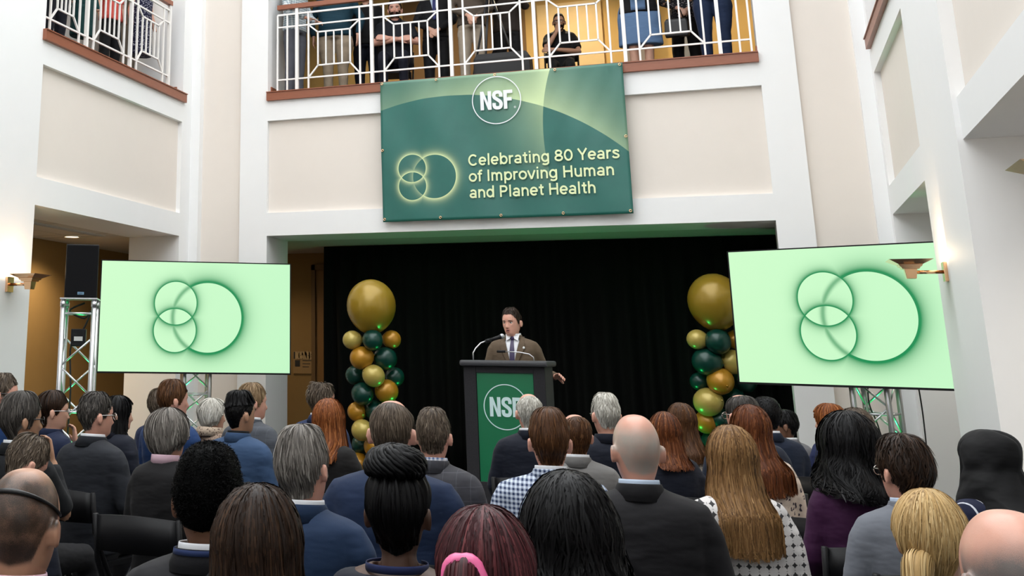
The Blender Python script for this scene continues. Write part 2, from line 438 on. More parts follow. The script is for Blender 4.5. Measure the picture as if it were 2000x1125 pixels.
# ------------------------------------------------------------------ wall sconces
def sconce(label, x, y, z, side):
    s = tag(empty('wall_sconce', (x, y, z), 0 if side > 0 else math.pi), label, 'sconce')      # reaches out along +x (side>0) or -x
    SX = 0.25
    MB().box(0, 0.026, -0.055, 0.055, -0.075, 0.075).build('wall_plate', M_BRASS, s, bevel=0.004)
    MB().tube([(0.02, 0, 0.0), (SX, 0, 0.0)], 0.014, 14).build('arm', M_BRASS, s, True)
    def frus(n, z0, z1, a, b):
        MB().loft([[(SX + i * w, j * w, zz) for i, j in ((-1, -1), (1, -1), (1, 1), (-1, 1))] for zz, w in ((z0, a), (z1, b))]).build(n, M_BRASS, s, bevel=0.002)
    frus('cup', -0.05, 0.025, 0.034, 0.045); frus('tier', 0.025, 0.042, 0.06, 0.068); frus('tier', 0.042, 0.058, 0.076, 0.084)
    m = MB()
    R = lambda w, zz: [(SX + i * w, j * w, zz) for i, j in ((-1, -1), (1, -1), (1, 1), (-1, 1))]
    m.loft([R(0.08, 0.058), R(0.155, 0.095), R(0.150, 0.095), R(0.08, 0.064)])
    m.build('bowl', M_BRASS, s)
    MB().ellipsoid((SX, 0, 0.075), (0.04, 0.04, 0.018), 14, 8).build('bulb', emit('warm_bulb', (1, 0.72, 0.42), 10), s, True)
    L = bpy.data.lights.new('sconce_lamp', 'POINT'); L.energy = 7; L.color = (1.0, 0.74, 0.46); L.shadow_soft_size = 0.04
    o = bpy.data.objects.new('sconce_lamp', L); COL.objects.link(o); o.parent = s; o.location = (0.2, 0, 0.13)
    return s
sconce('brass pyramid wall sconce on the left white pier', XL, 9.72, 2.19, 1)
sconce('brass pyramid wall sconce on the pier overlapping the right screen', XR, 10.56, 2.24, -1)
sconce('brass wall sconce whose corner peeks in beside the grey pier', XR, 5.5, 2.24, -1)

# ------------------------------------------------------------------ stroke letters of the banner slogan
def _E(cx, cy, rx, ry, a0, a1, n=22): return [(cx + rx * math.cos(math.radians(a0 + (a1 - a0) * i / n)), cy + ry * math.sin(math.radians(a0 + (a1 - a0) * i / n))) for i in range(n + 1)]
def _S(*p): return [tuple(q) for q in catmull2(np.array(p, float), 26)]
def catmull2(T, n):
    t = np.linspace(0, len(T) - 1, n); i = np.minimum(t.astype(int), len(T) - 2); u = (t - i)[:, None]
    p0, p1, p2, p3 = T[np.maximum(i - 1, 0)], T[i], T[i + 1], T[np.minimum(i + 2, len(T) - 1)]
    return 0.5 * (2 * p1 + (-p0 + p2) * u + (2 * p0 - 5 * p1 + 4 * p2 - p3) * u * u + (-p0 + 3 * p1 - 3 * p2 + p3) * u ** 3)
_arch = lambda x: _E(x + .18, .30, .18, .19, 180, 0) + [(x + .36, 0)]
GLYPH = {
 'C': (.73, [_E(.37, .3635, .29, .315, 42, 318)]), 'e': (.585, [_E(.29, .273, .215, .222, 0, 318), [(.075, .273), (.53, .273)]]), 'l': (.27, [[(.135, 0), (.135, .75)]]),
 'b': (.62, [[(.12, 0), (.12, .75)], _E(.335, .273, .205, .222, 0, 360)]), 'r': (.40, [[(.12, 0), (.12, .546)], _S((.12, .28), (.145, .40), (.22, .475), (.37, .488))]),
 'a': (.575, [[(.455, 0), (.455, .36)], _E(.285, .36, .17, .132, 0, 158), _E(.27, .163, .185, .11, 0, 360)]), 't': (.39, [[(.2, .68), (.2, .16)] + _S((.2, .16), (.225, .08), (.35, .056)), [(.04, .49), (.36, .49)]]),
 'i': (.27, [[(.135, 0), (.135, .546)], [(.135, .64), (.135, .75)]]), 'n': (.60, [[(.12, 0), (.12, .546)], _arch(.12)]), 'h': (.60, [[(.12, 0), (.12, .75)], _arch(.12)]),
 'g': (.62, [_E(.285, .273, .205, .222, 0, 360), [(.495, .546), (.495, -.02)] + _E(.29, -.02, .205, .125, 0, -150)]),
 '8': (.63, [_E(.31, .535, .185, .136, 0, 360), _E(.31, .205, .225, .15, 0, 360)]), '0': (.65, [_E(.32, .3635, .235, .31, 0, 360)]),
 'Y': (.66, [[(.05, .727), (.33, .32)], [(.61, .727), (.33, .32)], [(.33, .34), (.33, 0)]]),
 's': (.54, [_S((.45, .39), (.40, .465), (.27, .492), (.14, .455), (.12, .375), (.27, .29), (.42, .215), (.44, .13), (.37, .068), (.26, .052), (.13, .075), (.07, .155))]),
 'o': (.60, [_E(.3, .273, .225, .222, 0, 360)]), 'f': (.37, [[(.17, 0), (.17, .56)] + _S((.17, .56), (.20, .66), (.36, .698)), [(.03, .49), (.34, .49)]]),
 'I': (.28, [[(.14, 0), (.14, .727)]]), 'm': (.87, [[(.12, 0), (.12, .546)], _E(.275, .32, .155, .17, 180, 0) + [(.43, 0)], _E(.585, .32, .155, .17, 180, 0) + [(.74, 0)]]),
 'p': (.62, [[(.12, -.2), (.12, .546)], _E(.335, .273, .205, .222, 0, 360)]), 'v': (.56, [[(.05, .546), (.28, .0)], [(.51, .546), (.28, .0)]]),
 'H': (.74, [[(.13, 0), (.13, .727)], [(.61, 0), (.61, .727)], [(.13, .375), (.61, .375)]]), 'u': (.60, [[(.12, .546), (.12, .22)] + _E(.30, .225, .18, .172, 180, 360) + [(.48, .225)], [(.48, 0), (.48, .546)]]),
 'd': (.62, [_E(.285, .273, .205, .222, 0, 360), [(.50, 0), (.50, .75)]]), 'P': (.64, [[(.13, 0), (.13, .727)], [(.13, .671), (.34, .671)] + _E(.36, .507, .175, .164, 90, -90) + [(.13, .343)]]), ' ': (.27, []),
}
def slogan_letters(body, width, em, mat, parent, loc):
    w = 0.116; adv = sum(GLYPH[c][0] for c in body); kx = width / (adv * em); x0 = 0.0
    for c in body:
        a, strokes = GLYPH[c]; m = MB()
        for j, st in enumerate(strokes):
            yf = -.002 - .0006 * j
            P = np.array([p for i, p in enumerate(st) if i == 0 or math.dist(p, st[i - 1]) > 1e-4]); closed = len(P) > 8 and math.dist(P[0], P[-1]) < 1e-3
            G = np.gradient(P, axis=0)
            if closed: G[0] = G[-1] = P[1] - P[-2]
            G /= np.linalg.norm(G, axis=1)[:, None]; N = np.stack([-G[:, 1], G[:, 0]], 1) * w / 2
            A, B = P + N, P - N
            f = lambda q, y: ((x0 + q[0]) * em * kx, y, q[1] * em)
            m.loft([[f(q, 0), f(r, 0), f(r, yf), f(q, yf)] for q, r in zip(A, B)])
        if strokes: m.build('letter', mat, parent, loc=loc)
        x0 += a

# ------------------------------------------------------------------ logo lettering
def nsf_parts(parent, cx, cz, h, y, mat, circle_r, name_reg=True):
    """the three heavy letters, a ring around them, on a plane facing -Y at depth y"""
    def flat(nm, polys, th=0.002):
        m = MB()
        for poly in polys:
            m.loft([[(px, yy, pz) for px, pz in poly] for yy in (y, y - th)])
        return m.build(nm, mat, parent)
    W = h * (0.58 + 0.54 + 0.47 + 0.10); x0 = cx - W / 2; z0 = cz - h / 2
    T = lambda pts, ox: [(x0 + (ox + a) * h, z0 + b * h) for a, b in pts]
    flat('letter', [T([(0, 0), (0.18, 0), (0.18, 1), (0, 1)], 0), T([(0.40, 0), (0.58, 0), (0.58, 1), (0.40, 1)], 0), T([(0.18, 1.0), (0.18, 0.62), (0.40, 0.0), (0.40, 0.38)], 0)])
    C = [(0.45, 0.66), (0.45, 0.80), (0.38, 0.905), (0.27, 0.92), (0.15, 0.89), (0.09, 0.77), (0.12, 0.64), (0.27, 0.52), (0.41, 0.40), (0.45, 0.26), (0.40, 0.11), (0.27, 0.08), (0.14, 0.11), (0.09, 0.22), (0.09, 0.35)]
    C = np.array(C); n = 60; tt = np.linspace(0, len(C) - 1.001, n); P = []
    for t in tt:
        i = int(t); u = t - i; p0, p1, p2, p3 = C[max(i - 1, 0)], C[i], C[min(i + 1, len(C) - 1)], C[min(i + 2, len(C) - 1)]
        P.append(0.5 * ((2 * p1) + (-p0 + p2) * u + (2 * p0 - 5 * p1 + 4 * p2 - p3) * u * u + (-p0 + 3 * p1 - 3 * p2 + p3) * u ** 3))
    P = np.array(P); G = np.gradient(P, axis=0); G /= np.linalg.norm(G, axis=1)[:, None]; N = np.stack([-G[:, 1], G[:, 0]], 1)
    A, B = P + N * 0.09, P - N * 0.09
    m = MB(); O = 0.63
    rings = []
    for a, b in zip(A, B):
        pa, pb = T([a], O)[0], T([b], O)[0]
        rings.append([(pa[0], y, pa[1]), (pb[0], y, pb[1]), (pb[0], y - 0.002, pb[1]), (pa[0], y - 0.002, pa[1])])
    m.loft(rings); m.build('letter', mat, parent)
    O = 1.22
    flat('letter', [T([(0, 0), (0.18, 0), (0.18, 1), (0, 1)], O), T([(0.18, 0.82), (0.47, 0.82), (0.47, 1), (0.18, 1)], O), T([(0.18, 0.42), (0.42, 0.42), (0.42, 0.60), (0.18, 0.60)], O)])
    m = MB(); n = 72; w = h * 0.05
    m.loft([[(cx + r * math.cos(2 * math.pi * k / n), yy, cz + r * math.sin(2 * math.pi * k / n)) for r, yy in ((circle_r, y), (circle_r, y - 0.002), (circle_r - w, y - 0.002), (circle_r - w, y))] for k in range(n + 1)], False, False)
    m.build('ring', mat, parent)
    if name_reg:
        rx, rz = x0 + W + h * 0.10, z0 + h * 0.06
        m = MB(); rr = h * 0.055
        m.loft([[(rx + r * math.cos(2 * math.pi * k / 20), yy, rz + r * math.sin(2 * math.pi * k / 20)) for r, yy in ((rr, y), (rr, y - 0.001), (rr * 0.78, y - 0.001), (rr * 0.78, y))] for k in range(21)], False, False)
        m.build('registered_mark', mat, parent)
        link('registered_mark', text_mesh('registered_mark', 'R', width=rr * 0.75, size=rr * 1.35, bold=0.0), mat, parent, (rx - rr * 0.36, y, rz - rr * 0.45))

def circle_sdf(t, x, z, cx, cz, r):
    dx = t.m_('SUBTRACT', x, cx); dz = t.m_('SUBTRACT', z, cz)
    q = t.m_('SQRT', t.m_('ADD', t.m_('MULTIPLY', dx, dx), t.m_('MULTIPLY', dz, dz)))
    return t.m_('SUBTRACT', q, r)
def outer_glow(t, d, w):
    return t.m_('MULTIPLY', t.m_('GREATER_THAN', d, 0.0), t.m_('EXPONENT', t.m_('MULTIPLY', t.m_('MAXIMUM', d, 0.0), -1.0 / w)))

# ------------------------------------------------------------------ banner
BX0, BX1, BZ0, BZ1 = -4.08, -1.125, 3.145, 4.915
def banner():
    b = tag(empty('banner', ((BX0 + BX1) / 2, 13.70, BZ0)), 'wide green anniversary banner hanging from the balcony edge', 'banner')
    cx = (BX0 + BX1) / 2
    t = NT('printed_banner_vinyl'); v, x, y, z = t.obj()
    d1 = circle_sdf(t, x, z, -3.2 - cx, 1.648 - BZ0, 3.03); d2 = circle_sdf(t, x, z, 0.35 - cx, 4.15 - BZ0, 2.43)
    g1 = t.m_('MULTIPLY', outer_glow(t, d1, 0.30), t.m_('MAXIMUM', t.m_('MULTIPLY_ADD', t.m_('ABSOLUTE', t.m_('SUBTRACT', x, 0.35)), -0.33, 0.72), 0.2))
    g2 = t.m_('MULTIPLY', outer_glow(t, d2, 0.26), t.m_('MINIMUM', t.m_('MAXIMUM', t.m_('MULTIPLY_ADD', z, 0.45, -0.12), 0.0), 0.75))
    g = t.m_('MINIMUM', t.m_('ADD', g1, g2), 1.0)
    lg = None; bd = []
    for (ax, az, r, w) in ((-3.69, 3.793, 0.172, 0.022), (-3.69, 3.572, 0.172, 0.022), (-3.412, 3.68, 0.268, 0.03)):
        dd = circle_sdf(t, x, z, ax - cx, az - BZ0, r); gg = outer_glow(t, dd, w)
        if r > 0.2: gg = t.m_('MULTIPLY', gg, t.m_('MULTIPLY_ADD', t.m_('GREATER_THAN', t.m_('MINIMUM', bd[0], bd[1]), 0.0), 0.6, 0.4))
        bd.append(dd)
        lg = gg if lg is None else t.m_('MAXIMUM', lg, gg)
    n = t.noise(v, 2.5, 3)
    base = t.mix(n, s2l((28, 92, 84)), s2l((42, 110, 99)))
    c = t.mix(g, base, s2l((206, 226, 172)))
    c = t.mix(lg, c, s2l((222, 236, 176)))
    t.base(c); t.set(Roughness=0.42)
    t.bump(t.noise(v, 9, 4), 0.12, 0.01)
    nx, nz = 90, 54
    X, Z = np.meshgrid(np.linspace(BX0 - cx, BX1 - cx, nx), np.linspace(0, BZ1 - BZ0, nz))
    Y = 0.010 * np.sin(X * 3.1 + Z * 1.7) * (1 - Z / 1.77) + 0.006 * np.sin(X * 8 + Z * 4) + 0.004 * np.sin(X * 21 - Z * 9) * (Z / 1.77)
    V = np.stack([X, Y, Z], -1).reshape(-1, 3); idx = np.arange(nx * nz).reshape(nz, nx)
    Q = np.stack([idx[:-1, :-1], idx[:-1, 1:], idx[1:, 1:], idx[1:, :-1]], -1).reshape(-1, 4)
    o = link('banner_cloth', mesh_arrays('banner_cloth', V, Q), t.m, b)
    md = o.modifiers.new('thick', 'SOLIDIFY'); md.thickness = 0.003; md.offset = -1
    white = plain('banner_print_white', (0.80, 0.82, 0.84), 0.5, var=0.0); cream = plain('banner_print_cream', s2l((228, 238, 186)), 0.5, var=0.0)
    nsf_parts(b, -2.612 - cx, 4.572 - BZ0, 0.232, -0.022, white, 0.298)
    for body, w, zb in (('Celebrating 80 Years', 1.765, 3.783), ('of Improving Human', 1.695, 3.589), ('and Planet Health', 1.478, 3.392)):
        slogan_letters(body, w, 0.190, cream, b, (-2.988 - cx, -0.022, zb - BZ0))
    for px, pz in [(x_, 0.03) for x_ in (BX0 + 0.03, -3.35, -2.62, -1.9, BX1 - 0.03)] + [(BX0 + 0.02, 0.89), (BX1 - 0.02, 0.89)] + [(x_, 1.745) for x_ in (BX0 + 0.03, -3.35, -2.62, -1.9, BX1 - 0.03)]:
        MB().torus((px - cx, -0.018, pz), 0.013, 0.005, (0, 1, 0), 14, 6).build('grommet', M_BRASS, b, True)
banner()

# ------------------------------------------------------------------ screens
def screen_mat():
    t = NT('screen_picture'); v, x, y, z = t.obj()
    g = None
    ds = []
    for cx, cz, r, w, pl in ((-0.232, 0.152, 0.237, 0.030, 0.008), (-0.235, -0.150, 0.237, 0.030, 0.008), (0.136, -0.003, 0.386, 0.052, 0.020)):
        d = circle_sdf(t, x, z, cx, cz, r)
        q = t.m_('MULTIPLY', t.m_('GREATER_THAN', d, 0.0), t.m_('EXPONENT', t.m_('MULTIPLY', t.m_('MAXIMUM', t.m_('SUBTRACT', d, pl), 0.0), -1.0 / w)))
        ds.append(d)
        if r > 0.3:     # the big ring's left arc is blurred where it crosses the small ones
            k = t.m_('GREATER_THAN', t.m_('MINIMUM', ds[0], ds[1]), 0.0)
            sd = t.m_('SUBTRACT', d, 0.014)
            soft = t.m_('MULTIPLY', t.m_('EXPONENT', t.m_('MULTIPLY', t.m_('MULTIPLY', sd, sd), -1800.0)), 0.66)
            q = t.m_('ADD', t.m_('MULTIPLY', q, k), t.m_('MULTIPLY', soft, t.m_('SUBTRACT', 1.0, k)))
        g = q if g is None else t.m_('MAXIMUM', g, q)
    line = None
    bgc = t.mix(t.m_('MULTIPLY_ADD', x, 0.25, 0.5), s2l((208, 252, 202)), s2l((190, 244, 196)))
    c = t.mix(t.m_('POWER', g, 0.8), bgc, s2l((0, 140, 78)))
    t.base((0.01, 0.01, 0.01)); t.l(c, t.b.inputs['Emission Color']); t.b.inputs['Emission Strength'].default_value = 1.0
    t.set(Roughness=0.3)
    return t.m
M_SCREEN = screen_mat()
def screen(label, x, y, z, rz, roll=0.0):
    s = tag(empty('display_screen', (x, y, z), rz), label, 'screen')
    s.rotation_euler = (0, roll, rz)
    W, H = 2.19, 1.245
    MB().box(-W / 2, W / 2, 0.004, 0.06, -H / 2, H / 2).build('housing', M_BLACKPL, s, bevel=0.004)
    b = 0.012
    for a in ((-W / 2, W / 2, H / 2 - b, H / 2), (-W / 2, W / 2, -H / 2, -H / 2 + b * 1.6), (-W / 2, -W / 2 + b, -H / 2, H / 2), (W / 2 - b, W / 2, -H / 2, H / 2)):
        MB().box(a[0], a[1], -0.006, 0.004, a[2], a[3]).build('bezel', M_BLACKPL, s)
    MB().box(-W / 2 + b, W / 2 - b, 0.0, 0.004, -H / 2 + b, H / 2 - b).build('panel', M_SCREEN, s)
    MB().box(-0.3, 0.3, 0.06, 0.10, -0.2, 0.2).build('mount', M_BLACKMETAL, s)
    return s
screen('left large flat screen showing the green eighty emblem', -5.807, 12.031, 1.948, 0.535)
screen('right large flat screen showing the green eighty emblem behind the pier', 0.840, 11.816, 1.948, -0.40, 0.006)

# ------------------------------------------------------------------ trusses
def truss(label, x, y, h, rz, wid=0.29):
    t = tag(empty('truss_tower', (x, y, 0), rz), label, 'truss')
    w = wid / 2
    C = [(-w, -w), (w, -w), (w, w), (-w, w)]
    MB().box(-0.3, 0.3, -0.3, 0.3, 0, 0.012).build('base_plate', M_ALU, t)
    for a, b in C: MB().tube([(a, b, 0.012), (a, b, h)], 0.025, 12).build('chord', M_ALU, t, True)
    for k in range(4):
        a, b = C[k], C[(k + 1) % 4]
        z = 0.12; f = k % 2
        for zz in (0.06, h - 0.13, h * 0.5): MB().tube([(*a, zz), (*b, zz)], 0.011, 8).build('rung', M_ALU, t, True)
        while z + 0.27 < h - 0.1:
            p, q = (a, b) if f else (b, a)
            MB().tube([(*p, z), (*q, z + 0.26)], 0.010, 8).build('brace', M_ALU, t, True)
            z += 0.26; f = 1 - f
    for a, b in C:
        MB().tube([(a, b, h - 0.07), (a, b, h - 0.02)], 0.029, 12).build('coupler', M_ALU, t, True)
    MB().box(-w - 0.03, w + 0.03, -w - 0.03, w + 0.03, h, h + 0.012).build('top_plate', M_ALU, t)
    return t
TX, TY = -5.87, 9.62
truss('aluminium box truss tower carrying the black loudspeaker', TX, TY, 2.03, 0.45)
truss('aluminium box truss tower behind the left screen', -5.93, 12.32, 2.2, 0.535)
truss('aluminium box truss tower behind the right screen', 0.96, 12.12, 2.2, -0.40)

sp = tag(empty('loudspeaker', (TX + 0.005, TY, 2.042), 0.52), 'black loudspeaker on top of the truss tower', 'loudspeaker')
MB().loft([[(x_, y_, z_) for x_, y_ in ((-0.155, -0.14), (0.155, -0.14), (0.12, 0.14), (-0.12, 0.14))] for z_ in (0.0, 0.50)]).build('cabinet', M_BLACKPL, sp, bevel=0.008)
MB().box(-0.146, 0.146, -0.155, -0.141, 0.012, 0.49).build('grille', plain('speaker_grille', (0.005, 0.005, 0.006), 0.7, bump=0.6, bscale=500, spec=0.12), sp, bevel=0.004)
MB().box(-0.03, 0.03, -0.158, -0.155, 0.03, 0.055).build('badge', plain('badge_blue', s2l((120, 160, 190)), 0.3), sp)
link('lettering', text_mesh('lettering', 'QSC', width=0.045, size=0.02), plain('badge_print', (0.02, 0.03, 0.04), 0.5), sp, (-0.022, -0.159, 0.036))
cbx = tag(empty('power_box', (TX, TY, 1.60), 0.5), 'small black power box hung inside the speaker truss', 'box')
MB().box(-0.07, 0.07, -0.05, 0.05, 0, 0.16).build('case', M_BLACKPL, cbx, bevel=0.006)
MB().box(-0.04, 0.04, -0.054, -0.05, 0.05, 0.09).build('sticker', plain('white_sticker', (0.6, 0.6, 0.58), 0.5), cbx)
def cable(label, pts, r=0.006):
    P = np.array(pts, float); n = 40; t = np.linspace(0, len(P) - 1.001, n); out = []
    for q in t:
        i = int(q); u = q - i; p0, p1, p2, p3 = P[max(i - 1, 0)], P[i], P[min(i + 1, len(P) - 1)], P[min(i + 2, len(P) - 1)]
        out.append(0.5 * ((2 * p1) + (-p0 + p2) * u + (2 * p0 - 5 * p1 + 4 * p2 - p3) * u * u + (-p0 + 3 * p1 - 3 * p2 + p3) * u ** 3))
    o = MB().tube(out, r, 8).build('cable', M_RUBBER, None, True)
    return tag(o, label, 'cable')
cable('black cable looping under the loudspeaker down the truss', [(TX + 0.05, TY, 2.0), (TX - 0.1, TY - 0.02, 1.93), (TX + 0.02, TY + 0.05, 1.86), (TX + 0.12, TY, 1.92), (TX + 0.05, TY, 1.76), (TX - 0.08, TY, 1.6), (TX - 0.06, TY, 1.2), (TX - 0.07, TY, 0.6), (TX - 0.05, TY, 0.02)], 0.009)
cable('black cable hanging from the right screen to the floor', [(1.28, 11.9, 1.4), (1.29, 11.92, 1.1), (1.28, 11.93, 0.5), (1.3, 11.95, 0.01)])
cable('thin black cable inside the right screen truss', [(0.93, 12.12, 1.5), (0.90, 12.13, 1.2), (0.96, 12.12, 0.9), (0.93, 12.12, 0.3), (0.95, 12.12, 0.02)])

# green floor uplights
def uplight(label, x, y, z, aim, power, size=1.2):
    u = tag(empty('floor_uplight', (x, y, z)), label, 'light')
    MB().box(-0.1, 0.1, -0.1, 0.1, 0, 0.03).build('foot', M_BLACKMETAL, u)
    MB().tube([(0, 0, 0.03), (0, 0, 0.16)], 0.075, 18).build('can', M_BLACKMETAL, u, True, angle=0.6)
    n = 20; MB().loft([[(0.065 * math.cos(2 * math.pi * k / n), 0.065 * math.sin(2 * math.pi * k / n), zz) for k in range(n)] for zz in (0.16, 0.164)]).build('lens', emit('green_lens', (0.02, 1.0, 0.2), 6), u)
    L = bpy.data.lights.new('uplight_lamp', 'SPOT'); L.energy = power; L.color = (0.02, 1.0, 0.22); L.spot_size = size; L.spot_blend = 0.7; L.shadow_soft_size = 0.06
    o = bpy.data.objects.new('uplight_lamp', L); COL.objects.link(o); o.parent = u; o.location = (0, 0, 0.18)
    o.rotation_euler = Vector(aim).to_track_quat('-Z', 'Y').to_euler()
uplight('green uplight on the floor between left balloons and lectern', -3.4, 13.9, 0, (-0.25, 0.1, 1), 28, 1.9)
uplight('green uplight on the floor left of the right balloons', -1.3, 14.3, 0, (0.35, 0.0, 1), 28, 1.9)
uplight('green uplight inside the left screen truss', -5.93, 12.32, 0.012, (0, 0, 1), 130, 0.5)
uplight('green uplight inside the speaker truss', TX, TY, 0.012, (0, 0, 1), 90, 0.5)
uplight('green uplight inside the right screen truss', 0.96, 12.12, 0.012, (0, 0, 1), 160, 0.5)

# ------------------------------------------------------------------ balloon columns
def balloon_mat(name, c, metal):
    t = NT(name); t.base(c); t.set(Roughness=0.30, Metallic=metal, Coat_Weight=0.15, Coat_Roughness=0.15)
    return t.m
M_BG = balloon_mat('pearl_gold_latex', s2l((178, 128, 34)), 0.25)
M_BY = balloon_mat('pearl_champagne_latex', s2l((184, 164, 84)), 0.2)
M_BD = balloon_mat('dark_green_latex', s2l((4, 58, 48)), 0.1)
M_BBIG = balloon_mat('large_gold_latex', s2l((150, 122, 34)), 0.2)
def balloon_mesh():
    n, m = 28, 18; rings = []
    for i in range(m + 1):
        ph = math.pi * i / m; z = math.cos(ph); r = math.sin(ph)
        k = 1.0 - 0.10 * max(0, -z) ** 2; zz = z * (1.05 if z > 0 else 1.14)
        rings.append([(r * k * math.cos(2 * math.pi * j / n), r * k * math.sin(2 * math.pi * j / n), zz) for j in range(n)])
    m_ = MB(); m_.loft(rings, False, False)
    m_.loft([[(q * math.cos(2 * math.pi * j / 10), q * math.sin(2 * math.pi * j / 10), zz) for j in range(10)] for q, zz in ((0.07, -1.12), (0.04, -1.16), (0.08, -1.22))])
    return m_.mesh('balloon', True, 1e-5)
ME_BAL = balloon_mesh()
def column(label, base, big, items):
    c = tag(empty('balloon_column', (base[0], base[1], 0)), label, 'balloons')
    MB().tube([(0, 0, 0), (0, 0, big[1] - 0.2)], 0.012, 8).build('pole', M_ALU, c, True)
    MB().box(-0.18, 0.18, -0.18, 0.18, 0, 0.015).build('base', M_BLACKMETAL, c)
    def put(x, y, z, r, mat, ax=None):
        me = ME_BAL.copy(); me.materials.append(mat)
        o = link('balloon', me, None, c, (x, y, z)); o.scale = (r, r, r)
        if ax is not None: o.rotation_euler = Vector(ax).to_track_quat('Z', 'Y').to_euler()
        return o
    put(*big)
    for x, y, z, r, mat in items:
        put(x, y, z, r, mat, (x, y - 0.0, 0.04 * random.uniform(-1, 1)) if abs(x) + abs(y) > 0.02 else None)
# photo pixels of each balloon centre -> offsets round the pole
def bal_items(pix, depth, base):
    out = []
    for px, py, rp, mat, dd in pix:
        p = at_depth(px, py, depth + dd); out.append((p[0] - base[0], p[1] - base[1], p[2], rp * depth / FPX * 0.97, mat))
    return out
DL = 13.6; pb = at_depth(725, 597, DL); bl = (pb[0], pb[1])
pixL = [(688, 664, 18.5, M_BY, -.05), (765, 663, 18, M_BG, -.02), (728, 664, 20.5, M_BD, -.2), (706, 699, 22.5, M_BG, -.12), (753, 700, 22.5, M_BD, -.08), (730, 734, 21.5, M_BY, -.2), (693, 733, 19, M_BD, .1), (771, 736, 19, M_BD, .05), (708, 769, 22, M_BD, -.1), (755, 764, 23, M_BG, -.1), (697, 804, 19, M_BG, .0), (733, 802, 21, M_BD, -.05), (707, 840, 21, M_BY, -.15), (733, 872, 23, M_BG, -.1), (706, 868, 20, M_BD, .1), (760, 835, 21, M_BD, .1), (765, 800, 20, M_BY, .12), (700, 905, 21, M_BG, 0), (745, 910, 22, M_BY, -.1), (720, 935, 22, M_BD, .05), (755, 945, 21, M_BG, .05)]
column('balloon column of gold and green beside the left screen', bl, (0, 0, pb[2], 50 * DL / FPX * 0.96, M_BBIG), bal_items(pixL, DL, bl))
DR = 12.9; pb2 = at_depth(1396, 588, DR); br = (pb2[0], pb2[1])
pixR = [(1362, 663, 19.5, M_BY, -.05), (1402, 667, 25, M_BD, -.15), (1437, 663, 19, M_BG, -.02), (1380, 706, 27, M_BD, -.1), (1432, 707, 24, M_BY, -.1), (1366, 745, 18, M_BD, .05), (1407, 744, 26, M_BG, -.18), (1456, 745, 22, M_BD, 0.02), (1383, 785, 27.5, M_BY, -.12), (1432, 780, 24, M_BD, .0), (1380, 824, 23, M_BG, -.05), (1406, 818, 22, M_BD, -.1), (1440, 820, 22, M_BG, .05), (1395, 862, 24, M_BD, 0), (1430, 860, 24, M_BY, 0), (1365, 870, 20, M_BD, .1), (1405, 905, 24, M_BG, -.05), (1440, 900, 22, M_BD, .05)]
column('balloon column of gold and green beside the right screen', br, (0, 0, pb2[2], 52.5 * DR / FPX * 0.96, M_BBIG), bal_items(pixR, DR, br))

# ------------------------------------------------------------------ lectern
def lectern():
    L = tag(empty('lectern', (-1.98, 10.16, 0.25)), 'black carpeted lectern with green emblem poster on its front', 'lectern')
    M_C = plain('black_lectern_carpet', (0.028, 0.027, 0.03), 0.9, var=0.3, scale=90, bump=0.5, bscale=350, spec=0.2)
    zt = 1.255
    MB().box(-0.345, 0.34, 0.015, 0.42, 0.06, zt - 0.03).build('body', plain('black_lectern_core', (0.015, 0.015, 0.016), 0.7), L)
    for a in ((-0.345, -0.24, 0.0, zt - 0.03), (0.245, 0.34, 0.0, zt - 0.03)): MB().box(a[0], a[1], -0.012, 0.02, 0.06, a[3]).build('front_frame', M_C, L, bevel=0.004)
    MB().box(-0.24, 0.245, -0.012, 0.02, 1.17, zt - 0.03).build('front_frame', M_C, L, bevel=0.004)
    MB().box(-0.24, 0.245, -0.012, 0.02, 0.06, 0.29).build('front_frame', M_C, L, bevel=0.004)
    MB().box(-0.36, 0.355, -0.03, 0.44, 0.0, 0.06).build('base', M_C, L, bevel=0.006)
    MB().box(-0.372, 0.372, -0.055, 0.45, zt - 0.03, zt + 0.018).build('top', plain('lectern_top', (0.045, 0.045, 0.05), 0.5, bump=0.3, bscale=300), L, bevel=0.018)
    p = MB().box(-0.236, 0.241, 0.002, 0.012, 0.29, 1.17).build('poster', plain('poster_green', s2l((10, 108, 68)), 0.4, var=0.08, scale=2.0), L)
    nsf_parts(L, 0.0, 0.893, 0.158, 0.001, plain('poster_print', (0.62, 0.80, 0.80), 0.5, var=0), 0.186)
    return L
lectern()
